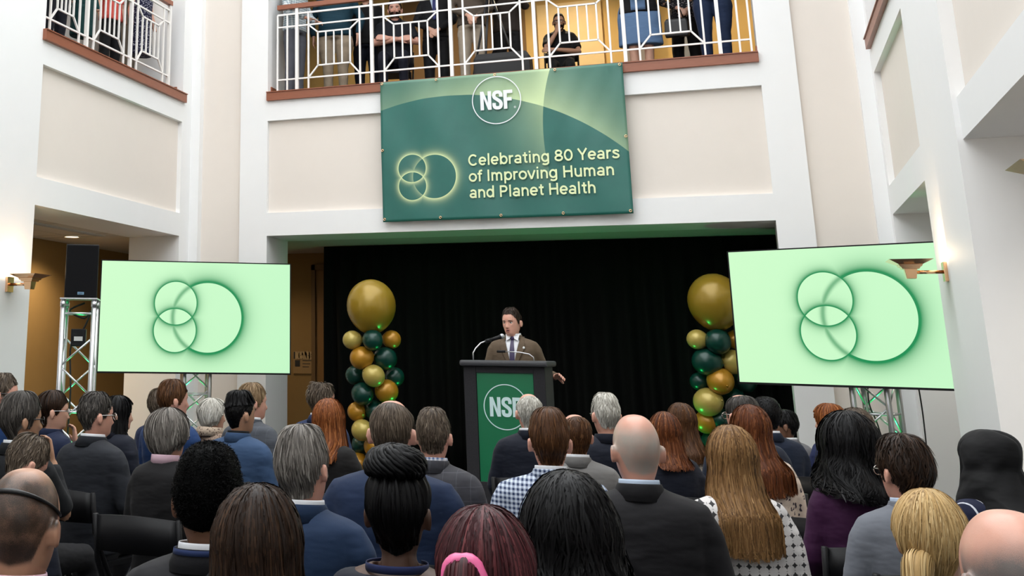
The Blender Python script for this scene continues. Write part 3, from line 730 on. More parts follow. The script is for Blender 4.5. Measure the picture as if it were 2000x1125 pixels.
def mics():
    m = tag(empty('gooseneck_microphone', (-2.27, 10.30, 1.523)), 'gooseneck with clipped microphone pointing at the speaker', 'microphone')
    pts = [(0, 0, 0), (0.0, 0.0, 0.06), (0.02, 0.02, 0.10), (0.06, 0.05, 0.145), (0.115, 0.09, 0.17)]
    MB().tube(pts, 0.006, 10).build('gooseneck', M_ALU, m, True)
    a = np.array((0.115, 0.09, 0.165)); b = np.array((0.225, 0.17, 0.205)); t = (b - a) / np.linalg.norm(b - a)
    MB().tube([a - t * 0.02, a + t * 0.03], 0.017, 12).build('clip', M_BLACKPL, m, True)
    MB().tube([a + t * 0.0, a + t * 0.11, a + t * 0.125], [0.013, 0.017, 0.022], 14).build('handle', M_BLACKPL, m, True)
    MB().ellipsoid(a + t * 0.142, (0.024, 0.024, 0.024), 16, 10).build('grille', plain('mic_grille', (0.45, 0.46, 0.48), 0.35, metal=0.8, bump=0.6, bscale=700), m, True)
    s = tag(empty('small_gooseneck_mic', (-1.75, 10.32, 1.523)), 'thin curved gooseneck microphone on the right of the lectern top', 'mic')  # slim gooseneck carrying a small microphone
    MB().tube([(0, 0, 0), (-0.005, 0, 0.03), (-0.04, 0.0, 0.055), (-0.12, -0.01, 0.07), (-0.24, -0.02, 0.075)], 0.0045, 8).build('gooseneck', M_ALU, s, True)
    MB().tube([(-0.24, -0.02, 0.075), (-0.31, -0.025, 0.075)], 0.011, 10).build('mic_head', M_BLACKPL, s, True)
mics()
# ------------------------------------------------------------------ people: heads
def catmull(T, n):
    T = np.array(T, float); t = np.linspace(0, len(T) - 1, n); i = np.minimum(t.astype(int), len(T) - 2); u = (t - i)[:, None]
    p0, p1, p2, p3 = T[np.maximum(i - 1, 0)], T[i], T[i + 1], T[np.minimum(i + 2, len(T) - 1)]
    return 0.5 * (2 * p1 + (-p0 + p2) * u + (2 * p0 - 5 * p1 + 4 * p2 - p3) * u * u + (-p0 + 3 * p1 - 3 * p2 + p3) * u ** 3)
#        z (above chin), half width, front, back
HEAD = [(.232, .001, .000, -.006), (.2275, .026, .034, -.042), (.215, .0445, .060, -.069), (.196, .0585, .080, -.088), (.170, .0700, .0945, -.100),
        (.142, .0755, .100, -.104), (.120, .0760, .097, -.101), (.098, .0735, .096, -.094), (.076, .0700, .095, -.082), (.056, .0660, .094, -.070),
        (.036, .0600, .092, -.061), (.016, .0520, .088, -.057), (.002, .0480, .074, -.056), (-.012, .0500, .054, -.057), (-.04, .0540, .046, -.060), (-.07, .0570, .044, -.064)]
HT = catmull(HEAD, 240)
HL = np.concatenate([[0], np.cumsum(np.hypot(np.diff(HT[:, 0]), np.diff((HT[:, 1] - HT[:, 3]) / 2)))])    # length along the skull from the crown
def srt(c, k): return np.sign(c) * np.abs(c) ** (2.0 / k)
def head_pt(th, L):
    z = np.interp(L, HL, HT[:, 0]); a = np.interp(L, HL, HT[:, 1]); f = np.interp(L, HL, HT[:, 2]); b = np.interp(L, HL, HT[:, 3])
    s, c = np.sin(th), np.cos(th)
    return np.stack([a * srt(s, 2.15), np.where(c > 0, f, -b) * srt(c, 2.15), z], -1)
def len_at(z): return np.interp(-z, -HT[:, 0], HL)
def face(P, g=1.0):
    x, y, z = P[:, 0], P[:, 1], P[:, 2]; fr = (y > 0.03)
    G = lambda c, w, q: np.exp(-((q - c) / w) ** 2)
    nz = np.clip((0.122 - z) / 0.052, 0, 1) * np.clip((z - 0.058) / 0.012, 0, 1)
    dy = 0.026 * np.exp(-(x / (0.007 + 0.006 * np.clip((0.10 - z) / 0.03, 0, 1))) ** 2) * nz
    dy += -0.009 * G(0.031, 0.014, np.abs(x)) * G(0.114, 0.010, z) + 0.004 * G(0.03, 0.02, np.abs(x)) * G(0.132, 0.007, z)
    dy += 0.005 * G(0, 0.019, x) * G(0.046, 0.009, z) - 0.004 * G(0, 0.02, x) * G(0.045, 0.0025, z)
    dy += 0.006 * G(0, 0.02, x) * G(0.014, 0.012, z) + 0.004 * G(0.045, 0.016, np.abs(x)) * G(0.088, 0.014, z)
    P[:, 1] += np.where(fr, dy * g, 0)
    return P
class HeadX:
    """turns head space (origin at chin height on the neck axis) into body space"""
    def __init__(s, chin, yaw=0, pitch=0, roll=0, k=1.0):
        s.R = np.array(Euler((pitch, roll, yaw), 'XYZ').to_matrix()); s.c = np.array(chin); s.k = k
    def __call__(s, P, w=None):
        piv = np.array([0, 0, -0.03]); Q = ((P - piv) * s.k) @ s.R.T + piv
        if w is not None: Q = P + (Q - P) * w[:, None]
        return Q + s.c

# torso rings: z, half width, front, back, squareness  (seated frame; the seat is at 0.45)
TORSO = [(.45, .190, .125, -.125, 2.6), (.55, .178, .12, -.125, 2.6), (.68, .172, .118, -.118, 2.6), (.82, .186, .12, -.125, 2.6), (.92, .196, .116, -.132, 2.6),
         (.985, .203, .10, -.130, 2.5), (1.02, .202, .085, -.122, 2.4), (1.045, .180, .066, -.108, 2.3), (1.062, .138, .055, -.094, 2.2), (1.078, .092, .05, -.080, 2.1), (1.095, .068, .048, -.070, 2.0), (1.112, .060, .046, -.066, 2.0)]
def torso_rings(wf, df, inset, z_lo, z_hi, dz, n=36, belly=0.0, hips=0.0):
    T = catmull(TORSO, 60); out = []
    for z, a, f, b, k in T:
        if z < z_lo - 1e-6 or z > z_hi: continue
        tt = min(1, max(0, (1.09 - z) / 0.07)); w = 1 + (wf - 1) * tt; d = 1 + (df - 1) * tt
        g = math.exp(-((z - 0.62) / 0.14) ** 2); h = math.exp(-((z - 0.5) / 0.1) ** 2)
        a2 = max(a * w + hips * h - inset, 0.02); f2 = max(f * d + belly * g - inset, 0.02); b2 = min(b * d + inset, -0.02)
        th = np.arange(n) * 2 * math.pi / n
        s, c = np.sin(th), np.cos(th)
        out.append(np.stack([a2 * srt(s, k), np.where(c > 0, f2, -b2) * srt(c, k), np.full(n, z + dz)], 1))
    return out
def torso_front(x, z, wf, df, belly=0.0):
    T = catmull(TORSO, 60); i = np.argsort(T[:, 0]); q = [np.interp(z, T[i, 0], T[i, k]) for k in (1, 2, 4)]
    tt = min(1, max(0, (1.09 - z) / 0.07)); a = q[0] * (1 + (wf - 1) * tt); f = q[1] * (1 + (df - 1) * tt) + belly * math.exp(-((z - 0.62) / 0.14) ** 2)
    return f * max(0.0, 1 - min(1, abs(x) / a) ** q[2]) ** (1 / q[2])

def noise3(V, seed, f):
    r = np.random.RandomState(seed); out = np.zeros(len(V))
    for k in range(7):
        d = r.normal(size=3); d /= np.linalg.norm(d); out += np.sin(V @ (d * f * r.uniform(0.6, 1.7)) + r.uniform(0, 6.28))
    return out / 7
def crumple(me, amp, freq, seed):
    n = len(me.vertices); V = np.empty(n * 3, np.float32); me.vertices.foreach_get('co', V); V = V.reshape(-1, 3)
    N = np.empty(n * 3, np.float32); me.vertex_normals.foreach_get('vector', N); N = N.reshape(-1, 3)
    S = V * np.array([1, 1, 1.6])
    h = noise3(S, seed, freq) + 0.6 * (1 - 2 * np.abs(noise3(S, seed + 1, freq * 1.3)))
    me.vertices.foreach_set('co', (V + N * (amp * h)[:, None]).astype(np.float32).ravel()); me.update()
    return me

def hand_into(mb, w, d, nrm, side, curl=0.5, k=1.0):
    """palm and five fingers from wrist point w along d; nrm = back of the hand"""
    w = np.array(w, float); d = np.array(d, float); d /= np.linalg.norm(d); nrm = np.array(nrm, float); nrm -= d * (nrm @ d); nrm /= np.linalg.norm(nrm)
    u = np.cross(d, nrm) * side
    rings = []
    for t, hw, ht in ((-0.02, 0.024, 0.018), (0.01, 0.028, 0.016), (0.045, 0.038, 0.015), (0.08, 0.040, 0.013), (0.092, 0.036, 0.010)):
        rings.append([w + k * (d * t + u * hw * math.cos(a) + nrm * ht * math.sin(a)) for a in np.linspace(0, 2 * math.pi, 12, endpoint=False)])
    mb.loft(rings)
    for j, (o, ln) in enumerate(((0.030, 0.066), (0.010, 0.075), (-0.011, 0.070), (-0.030, 0.054))):
        p = w + k * (d * 0.085 + u * o); pts = [p - k * d * 0.02]; dr = d.copy()
        for s_ in (0.45, 0.32, 0.26):
            pts.append(pts[-1] + dr * k * (ln * s_ + (0.02 if s_ == 0.45 else 0)))
            ang = curl * 0.75; dr = dr * math.cos(ang) - nrm * math.sin(ang)
        mb.tube(pts, [0.0098 * k, 0.0092 * k, 0.0085 * k, 0.0065 * k], 8)
    p = w + k * (d * 0.03 + u * 0.026 - nrm * 0.004); q = p + k * (d * 0.028 + u * 0.026 - nrm * 0.012); r = q + k * (d * 0.03 + u * 0.004 - nrm * 0.012)
    mb.tube([p - k * u * 0.01, q, r], [0.014 * k, 0.0115 * k, 0.008 * k], 8)

# ------------------------------------------------------------------ people: materials
def skin_mat(c, name):
    if name in MATS: return MATS[name]
    t = NT(name); v, x, y, z = t.obj()
    f = t.noise(v, 16, 3); g = t.noise(v, 70, 2)
    a = t.mix(f, tuple(k * 0.86 for k in c), (min(1, c[0] * 1.1), c[1] * 1.02, c[2] * 1.0))
    t.base(a); t.set(Roughness=0.46, Subsurface_Weight=0.12, Subsurface_Scale=0.012, Specular_IOR_Level=0.45)
    t.b.inputs['Subsurface Radius'].default_value = (1, 0.35, 0.2)
    t.bump(g, 0.15, 0.001); MATS[name] = t.m
    return t.m
def stub_mat(c, name, sc_, amt):
    if name in MATS: return MATS[name]
    t = NT(name); v, x, y, z = t.obj(); f = t.noise(v, 16, 3); at = t.n('ShaderNodeAttribute'); at.attribute_name = 'stub'
    a = t.mix(f, tuple(k * 0.88 for k in c), (min(1, c[0] * 1.1), c[1] * 1.02, c[2] * 1.0))
    g = t.m_('MULTIPLY', at.outputs['Fac'], t.m_('MULTIPLY', t.m_('ADD', t.noise(v, 900, 1), t.noise(v, 22, 2)), amt))
    t.base(t.mix(t.m_('MINIMUM', g, 1.0), a, sc_)); t.set(Roughness=0.34, Subsurface_Weight=0.1, Subsurface_Scale=0.012)
    t.b.inputs['Subsurface Radius'].default_value = (1, 0.35, 0.2); t.bump(t.noise(v, 500, 2), 0.2, 0.0008); MATS[name] = t.m
    return t.m
SK = {'fair': (0.62, 0.36, 0.26), 'pink': (0.66, 0.36, 0.27), 'tan': (0.50, 0.28, 0.18), 'olive': (0.42, 0.24, 0.15), 'brown': (0.17, 0.085, 0.05), 'dark': (0.085, 0.042, 0.026)}
def hair_mat(cs, name, rough=0.42):
    if name in MATS: return MATS[name]
    t = NT(name); at = t.n('ShaderNodeAttribute'); at.attribute_name = 'tint'
    r = t.n('ShaderNodeValToRGB'); t.l(at.outputs['Fac'], r.inputs[0]); e = r.color_ramp.elements
    e[0].position = 0.0; e[0].color = (*cs[0], 1); e[1].position = 1.0; e[1].color = (*cs[2], 1); m = e.new(0.5); m.color = (*cs[1], 1)
    t.base(r.outputs[0]); t.set(Roughness=rough, Specular_IOR_Level=0.03 if 'afro' in name else 0.15); MATS[name] = t.m
    return t.m
def H3(a, b, c): return (s2l(a), s2l(b), s2l(c))
HC = {'afro': H3((3, 3, 3), (7, 7, 7), (14, 13, 13)), 'black': H3((4, 4, 5), (9, 8, 9), (22, 21, 23)), 'darkbrown': H3((22, 15, 11), (42, 29, 21), (78, 56, 40)), 'brown': H3((40, 25, 15), (78, 50, 30), (124, 86, 54)),
      'auburn': H3((46, 24, 13), (94, 50, 26), (148, 92, 54)), 'lightbrown': H3((62, 42, 24), (128, 94, 58), (178, 140, 94)), 'blonde': H3((110, 84, 48), (190, 156, 104), (232, 208, 160)),
      'darkblond': H3((70, 54, 38), (132, 108, 80), (182, 160, 128)), 'grey': H3((52, 48, 44), (112, 106, 100), (176, 170, 162)), 'white': H3((120, 116, 106), (192, 188, 178), (226, 224, 216)),
      'greybrown': H3((42, 34, 28), (86, 74, 62), (140, 126, 110)), 'darkgrey': H3((28, 26, 25), (62, 58, 54), (112, 106, 100)), 'burgundy': H3((24, 8, 10), (58, 22, 26), (104, 52, 54)), 'copper': H3((60, 30, 14), (126, 70, 34), (188, 122, 72)),
      'pepper': H3((90, 84, 78), (150, 144, 136), (204, 198, 190))}

def cloth_mat(kind, c1, c2=None, sc=1.0):
    key = 'cloth_%s_%s_%s_%s' % (kind, c1, c2, sc)
    if key in MATS: return MATS[key]
    t = NT(kind + '_cloth'); v, x, y, z = t.obj(); dk = 0.72 if kind in ('plain', 'plaid') else 0.9; a = tuple(k * dk for k in s2l(c1)); b = tuple(k * dk for k in s2l(c2)) if c2 else a
    fr = lambda q, p: t.m_('FRACT', t.m_('ADD', t.m_('DIVIDE', q, p), 100.0))
    if kind == 'plain':
        f = t.noise(v, 5, 3); col = t.mix(f, tuple(k * 0.82 for k in a), tuple(k * 1.18 for k in a))
    elif kind == 'gingham':
        p = 0.019 * sc; s1 = t.m_('GREATER_THAN', fr(x, p), 0.5); s2_ = t.m_('GREATER_THAN', fr(z, p), 0.5)
        col = t.mix(t.m_('MULTIPLY', t.m_('ADD', s1, s2_), 0.5), b, a)
    elif kind == 'plaid':
        p = 0.062 * sc; s1 = t.m_('LESS_THAN', fr(x, p), 0.035); s2_ = t.m_('LESS_THAN', fr(z, p), 0.035)
        col = t.mix(t.m_('MULTIPLY', t.m_('MAXIMUM', s1, s2_), 0.55), t.mix(t.noise(v, 6), tuple(k * 0.85 for k in a), tuple(k * 1.15 for k in a)), b)
    elif kind == 'pin':
        s1 = t.m_('LESS_THAN', fr(t.m_('ADD', x, t.m_('MULTIPLY', y, 0.4)), 0.034 * sc), 0.14); col = t.mix(s1, a, b)
    elif kind == 'dots':
        p = 0.034 * sc; ux = t.m_('SUBTRACT', fr(x, p), 0.5); uz = t.m_('SUBTRACT', fr(z, p), 0.5)
        d = t.m_('SQRT', t.m_('ADD', t.m_('MULTIPLY', ux, ux), t.m_('MULTIPLY', uz, uz)))
        s1 = t.m_('GREATER_THAN', d, 0.52); cr = t.m_('LESS_THAN', t.m_('MINIMUM', t.m_('ABSOLUTE', ux), t.m_('ABSOLUTE', uz)), 0.02)
        col = t.mix(t.m_('MULTIPLY', t.m_('MAXIMUM', s1, t.m_('MULTIPLY', cr, t.m_('GREATER_THAN', d, 0.4))), 0.95), a, b)
    else:   # floral / mottled
        vo = t.n('ShaderNodeTexVoronoi'); t.l(v, vo.inputs['Vector']); vo.inputs['Scale'].default_value = 34 / sc
        f = t.m_('LESS_THAN', vo.outputs['Distance'], 0.36); n = t.noise(v, 50 / sc)
        col = t.mix(t.m_('MULTIPLY', f, t.m_('GREATER_THAN', n, 0.46)), a, b)
    t.base(col); t.set(Roughness=0.75, Specular_IOR_Level=0.25, Sheen_Weight=0.03)
    mp = t.n('ShaderNodeMapping'); t.l(v, mp.inputs[0]); mp.inputs['Scale'].default_value = (0.7, 1.0, 1.9); mp.inputs['Rotation'].default_value = (0, 0.5, 0)
    fold = t.noise(mp.outputs[0], 9, 2, 0.45); t.bump(t.m_('ADD', fold, t.m_('MULTIPLY', t.noise(v, 420, 1), 0.02)), 0.55, 0.02)
    MATS[key] = t.m
    return t.m

# ------------------------------------------------------------------ people: hair
def sm(x): x = np.clip(x, 0, 1); return x * x * (3 - 2 * x)
STY = {
 'short':   dict(t=(.018, .006, .007), ends=[(0, .186), (40, .180), (62, .150), (80, .100), (95, .122), (118, .098), (135, .052), (180, .044)], n=1.0, ln=(.02, .05), w=.0022, lift=.008),
 'full':    dict(t=(.024, .010, .013), ends=[(0, .184), (40, .178), (62, .145), (80, .092), (95, .112), (118, .088), (135, .036), (180, .028)], n=1.1, ln=(.04, .08), w=.0024, lift=.005),
 'thick':   dict(t=(.028, .016, .020), ends=[(0, .184), (40, .176), (62, .140), (80, .080), (95, .098), (118, .075), (135, .026), (180, .016)], n=1.2, ln=(.05, .09), w=.0026, lift=.006),
 'crop':    dict(t=(.007, .0035, .004), ends=[(0, .190), (40, .182), (62, .152), (80, .105), (95, .122), (118, .095), (135, .040), (180, .028)], n=1.0, ln=(.006, .014), w=.0016, lift=.003),
 'stubble': dict(t=(.0022, .002, .002), ends=[(0, .19), (40, .182), (62, .152), (80, .105), (95, .122), (118, .095), (135, .040), (180, .030)], n=0.0, ln=(.006, .012), w=.001, lift=.001),
 'afro':    dict(fade=.05, t=(.034, .016, .020), ends=[(0, .190), (40, .184), (62, .150), (80, .105), (95, .120), (118, .090), (135, .035), (180, .020)], n=3.6, ln=(.003, .006), w=.0010, lift=.002, fuzz=1),
 'fringe':  dict(t=(.012, .011, .011), ends=[(0, .190), (40, .184), (62, .150), (80, .100), (95, .120), (118, .090), (135, .030), (180, .018)], n=0.8, ln=(.02, .04), w=.002, lift=.005, bald=.115),
 'thin':    dict(t=(.010, .011, .012), ends=[(0, .190), (40, .182), (62, .150), (80, .100), (95, .120), (118, .092), (135, .048), (180, .040)], n=0.9, ln=(.03, .06), w=.0018, lift=.004, bald=.055),
 'bob':     dict(fade=.035, t=(.026, .028, .028), ends=[(0, .176), (35, .165), (55, .09), (75, .02), (100, .01), (140, -.005), (180, -.018)], n=1.2, ln=(.07, .13), w=.003, lift=.006),
 'long':    dict(t=(.020, .018, .020), ends=[(0, .186), (30, .182), (50, .12), (66, -.04), (80, -.17), (110, -.25), (180, -.28)], n=1.5, ln=(.14, .30), w=.0032, lift=.004, drop=1, flare=.26),
 'mid':     dict(t=(.020, .020, .022), ends=[(0, .184), (30, .178), (50, .10), (66, -.02), (90, -.07), (130, -.10), (180, -.115)], n=1.3, ln=(.12, .24), w=.0032, lift=.004, drop=1, flare=.24),
 'tied':    dict(t=(.011, .010, .012), ends=[(0, .184), (40, .176), (62, .148), (80, .10), (95, .118), (118, .088), (135, .035), (180, .018)], n=1.1, ln=(.08, .14), w=.0026, lift=.0015),
 'cover':   dict(t=(.014, .018, .034), drape=.20, ends=[(0, .178), (22, .172), (38, .15), (50, .09), (58, -.03), (75, -.07), (110, -.10), (180, -.12)], n=0.0, ln=(.1, .2), w=.003, lift=.0, drop=1, flare=.62),
}
def hair(hx, style, color, seed, parent, near=1.0, name='hair', zoom=1.0, **ov):
    S = dict(STY[style]); S.update(ov)
    r = np.random.RandomState(seed)
    ea = np.radians([e[0] for e in S['ends']]); ez = np.array([e[1] for e in S['ends']], float)
    if 'len' in S: ez = np.where(ez < -.03, ez * S['len'], ez)
    def zend(th):
        q = np.abs((th + np.pi) % (2 * np.pi) - np.pi); return np.interp(q, ea, ez)
    tt, ts, tb = [k * S.get('vol', 1.0) for k in S['t']]
    bald = S.get('bald', 0.0); flare = S.get('flare', 0.0); ZC = 0.085; LC = len_at(ZC)
    wav = S.get('wave', 0.0); part = S.get('part', 0.0)
    def Lend(th):
        z = zend(th)
        return np.where(z >= ZC, len_at(np.maximum(z, -.069)), np.where(S.get('drop', 0) > 0, LC + (ZC - z), len_at(np.maximum(z, -.069))))
    def L0(th):
        return bald * (0.75 + 0.35 * np.cos(th)) if bald else np.zeros_like(th)
    def path(th, L, off=0.0):
        Lh = np.minimum(L, LC) if S.get('drop', 0) > 0 else L
        P = head_pt(th, Lh); z = P[..., 2]
        c = np.array([0, -0.002, 0.125]); d = P - c; d[..., 2] = np.where(d[..., 2] < 0, d[..., 2] * 0.25, d[..., 2]); d /= np.linalg.norm(d, axis=-1, keepdims=True)
        top = sm((z - .165) / .06); bk = (1 - np.cos(th)) / 2
        t = top * tt + (1 - top) * (ts * (1 - bk) + tb * bk)
        e = Lend(th)
        if not S.get('drop', 0): t = t * (0.12 + 0.88 * sm((e - L) / S.get('fade', 0.07)))
        if bald: t = t * (0.15 + 0.85 * sm((L - L0(th)) / 0.05))
        if part: t = t * (1 - 0.75 * np.exp(-((P[..., 0] - part) / 0.008) ** 2) * (P[..., 1] > -0.04))
        P = P + d * (t + off)[..., None]
        if S.get('drop', 0) > 0:
            ex = np.maximum(L - LC, 0); hdir = d.copy(); hdir[..., 2] = 0; hdir /= np.linalg.norm(hdir, axis=-1, keepdims=True) + 1e-9
            fl = flare * ex * np.exp(-ex * 2.2)
            P = P + hdir * fl[..., None]; P[..., 2] -= ex
            bw = sm((np.abs(th) - 1.5) / 0.5) * sm((ex - 0.08) / 0.10)
            P[..., 1] = P[..., 1] + bw * (np.minimum(P[..., 1], -S.get('drape', 0.172) - (t + off) * 0.6) - P[..., 1])
            P[..., 0] *= 1 - S.get('taper', 0.0) * np.clip(ex / 0.3, 0, 1)
            if wav: P[..., 0] += wav * np.sin(ex * 38 + th * 5) * np.clip(ex / .05, 0, 1); P[..., 1] += wav * np.cos(ex * 33 + th * 7) * np.clip(ex / .05, 0, 1)
        return P
    nt, ns = 64, 34
    th = np.linspace(-np.pi, np.pi, nt, endpoint=False); u = np.linspace(0, 1, ns)
    TH = np.repeat(th[None, :], ns, 0); e = Lend(th); l0 = L0(th)
    if S.get('drop', 0) and S['n']: e = e - np.where(e > LC + .05, .035 + .03 * np.abs(noise3(np.stack([np.sin(th), np.cos(th), 0 * th], 1), seed + 3, 14)) * 2, 0)
    LL = l0[None, :] + (e - l0)[None, :] * u[:, None]
    V = path(TH, LL)
    if S.get('ridge', 0): V += (S['ridge'] * np.sin(TH * 16 + LL * 30 + 1.2 * np.sin(LL * 22)))[..., None] * (V - np.array([0, 0, .1])) / 0.1
    if S.get('folds', 0): V += (S['folds'] * np.sin(TH * 2.5 + LL * 26) * sm(LL / .08) + .5 * S['folds'] * np.sin(TH * 7 - LL * 45) * sm((LL - .1) / .1))[..., None] * (V - np.array([0, 0, .1])) / 0.1
    if S.get('fuzz', 0): V += noise3(V.reshape(-1, 3) * 1.0, seed, 90).reshape(V.shape[:2])[..., None] * (V - np.array([0, 0, .12])) / 0.1 * 0.0018
    inner = V[-1] * np.array([0.90, 0.90, 1.0]) + np.array([0, 0, 0.004]); V = np.concatenate([V, inner[None]], 0)
    if bald: V = np.concatenate([head_pt(th, np.maximum(l0 - 0.004, 0.001))[None] * np.array([0.97, 0.97, 1]), V], 0)
    rows = len(V); idx = np.arange(rows * nt).reshape(rows, nt); nx = np.roll(idx, -1, 1)
    Q = np.stack([idx[:-1], idx[1:], nx[1:], nx[:-1]], -1).reshape(-1, 4)
    tint = 0.28 + 0.12 * noise3(np.stack([np.repeat(np.sin(th)[None], rows, 0), np.repeat(np.cos(th)[None], rows, 0), np.zeros((rows, nt))], -1).reshape(-1, 3), seed, 26)
    V = V.reshape(-1, 3)
    n = int(1500 * S['n'] * near)
    if n:
        K = 7
        t0 = r.uniform(-np.pi, np.pi, n); a0 = L0(t0); e0 = Lend(t0)
        ln = r.uniform(*S['ln'], n) * S.get('lnk', 1); st = a0 + (e0 - a0) * r.uniform(0, 1, n) ** 0.8 * 0.97
        ln = np.minimum(ln, np.maximum(e0 - st, 0.006) + 0.012)
        uu = np.linspace(0, 1, K)[None, :]
        L = st[:, None] + ln[:, None] * uu
        drift = r.normal(0, S.get('drift', 0.06), n)[:, None] * uu + S.get('swirl', 0.0) * uu + S.get('wob', 0.012) * np.sin(uu * r.uniform(4, 9, n)[:, None] + r.uniform(0, 6, n)[:, None])
        T = t0[:, None] + drift
        off = (r.uniform(0.0003, 0.0022, n)[:, None] + S['lift'] * r.uniform(0, 1, n)[:, None] ** 2 * uu)
        L = np.minimum(L, Lend(T) + 0.012 - (r.uniform(0, .05, n)[:, None] if S.get('drop', 0) else 0))
        P = path(T, L, off)
        if S.get('fuzz', 0): P += np.cumsum(r.normal(0, 0.0012, P.shape), 1)
        G = np.gradient(P, axis=1); G /= np.linalg.norm(G, axis=2, keepdims=True) + 1e-9
        Nn = P - np.array([0, -0.002, 0.10]); Nn[..., 2] = np.where(Nn[..., 2] < 0, 0, Nn[..., 2]); Nn /= np.linalg.norm(Nn, axis=2, keepdims=True) + 1e-9
        Sd = np.cross(G, Nn); Sd /= np.linalg.norm(Sd, axis=2, keepdims=True) + 1e-9
        tw = r.normal(0, 0.35, n)[:, None, None]; Sd = Sd * np.cos(tw) + Nn * np.sin(tw)
        wd = (S['w'] * zoom * r.uniform(0.5, 1.3, n))[:, None] * np.array([0.7, 1, 1, 1, 0.95, 0.75, 0.25])[None, :]
        A = P + Sd * wd[..., None]; B = P - Sd * wd[..., None]
        R2 = np.stack([A, B], 2).reshape(-1, 3); o = len(V)
        ids = o + np.arange(n * K * 2).reshape(n, K, 2)
        Q2 = np.stack([ids[:, :-1, 0], ids[:, 1:, 0], ids[:, 1:, 1], ids[:, :-1, 1]], -1).reshape(-1, 4)
        V = np.concatenate([V, R2]); Q = np.concatenate([Q, Q2])
        tint = np.concatenate([tint, np.repeat(np.clip(r.normal(0.45, S.get('tv', 0.18), n), 0, 1), K * 2)])
    V = hx(V)
    o = link(name, mesh_arrays(name, V, Q, True, np.clip(tint, 0, 1)), None, parent)
    o.data.materials.append(hair_mat(HC[color], 'hair_' + color) if isinstance(color, str) else color)
    return o

# ------------------------------------------------------------------ people: bodies
def ear_into(mb, hx, side):
    c = np.array([0.077, -0.012, 0.098]); n = 14; rings = []
    for d, s in ((-0.012, 0.75), (0.004, 0.92), (0.012, 1.0), (0.016, 0.8)):
        rr = []
        for k in range(n):
            a = 2 * math.pi * k / n
            ry = 0.017 * (1 + 0.25 * math.sin(a)); rz = 0.032
            p = np.array([c[0] + d + 0.35 * max(0, -0.017 * s * math.cos(a)) , c[1] + ry * s * math.cos(a) - 0.18 * rz * s * math.sin(a) * 0.3, c[2] + rz * s * math.sin(a)])
            p[0] *= side; rr.append(hx(p[None])[0])
        rings.append(rr)
    mb.loft(rings)

def band(hx_or_none, zb, zt, a0, a1, r0, r1, th, yc=-0.01, n=30, back_rise=0.0, sq=1.12):
    """a collar strip round the neck from angle a0 to a1 (0 = front)"""
    m = MB(); rings = []
    for k in range(n + 1):
        t = math.radians(a0 + (a1 - a0) * k / n); bk = (1 - math.cos(t)) / 2
        s, c = math.sin(t), math.cos(t)
        pt = lambda r, z: (r * s, yc + r * c * sq, z)
        zz0, zz1 = zb + back_rise * bk, zt + back_rise * bk
        rings.append([pt(r0, zz0), pt(r1, zz1), pt(r1 + th * 0.6, zz1 + 0.002), pt(r1 + th, zz1 - 0.003), pt(r0 + th, zz0)])
    m.loft(rings); return m

def patch(spec, zr, xl, xr, off, th, mat, name, parent, dz=0, nz=10, nx=8, zskew=None):
    """cloth panel lying on the chest between xl(z) and xr(z)"""
    wf, df, belly = spec; A = []; 
    for i in range(nz + 1):
        z = zr[0] + (zr[1] - zr[0]) * i / nz; row = []
        for j in range(nx + 1):
            x = xl(z) + (xr(z) - xl(z)) * j / nx
            row.append((x, torso_front(x, min(z, 1.11), wf, df, belly) + off, z + dz))
        A.append(row)
    V = [p for r in A for p in r]; w = nx + 1; F = [(i * w + j, i * w + j + 1, (i + 1) * w + j + 1, (i + 1) * w + j) for i in range(nz) for j in range(nx)]
    o = MB().add(V, F).build(name, mat, parent, True)
    md = o.modifiers.new('thick', 'SOLIDIFY'); md.thickness = th; md.offset = 1
    return o

def glasses(hx, parent, mat, rim=True, z=0.112):
    m = MB()
    q = lambda *p: hx(np.array([p], float))[0]
    parent = MB().tube([q(-0.009, 0.112, z), q(0, 0.114, z + 0.002), q(0.009, 0.112, z)], 0.002, 6).build('glasses', mat, parent, True)
    for s in (-1, 1):
        m = MB(); m.tube([q(s * 0.062, 0.098, z + 0.006), q(s * 0.080, 0.06, z + 0.008), q(s * 0.084, 0.0, z + 0.008), q(s * 0.083, -0.02, z)], 0.003, 6); m.build('temple', mat, parent, True)
        m = MB(); pts = [q(s * 0.034 + 0.026 * math.cos(a), 0.108 - 0.25 * abs(0.026 * math.cos(a)) * (1 if math.cos(a) * s > 0 else 0), z - 0.002 + 0.019 * math.sin(a)) for a in np.linspace(0, 2 * math.pi, 21)]
        m.tube(pts, 0.0022, 6, cap=False); m.build('lens_rim', mat, parent, True)

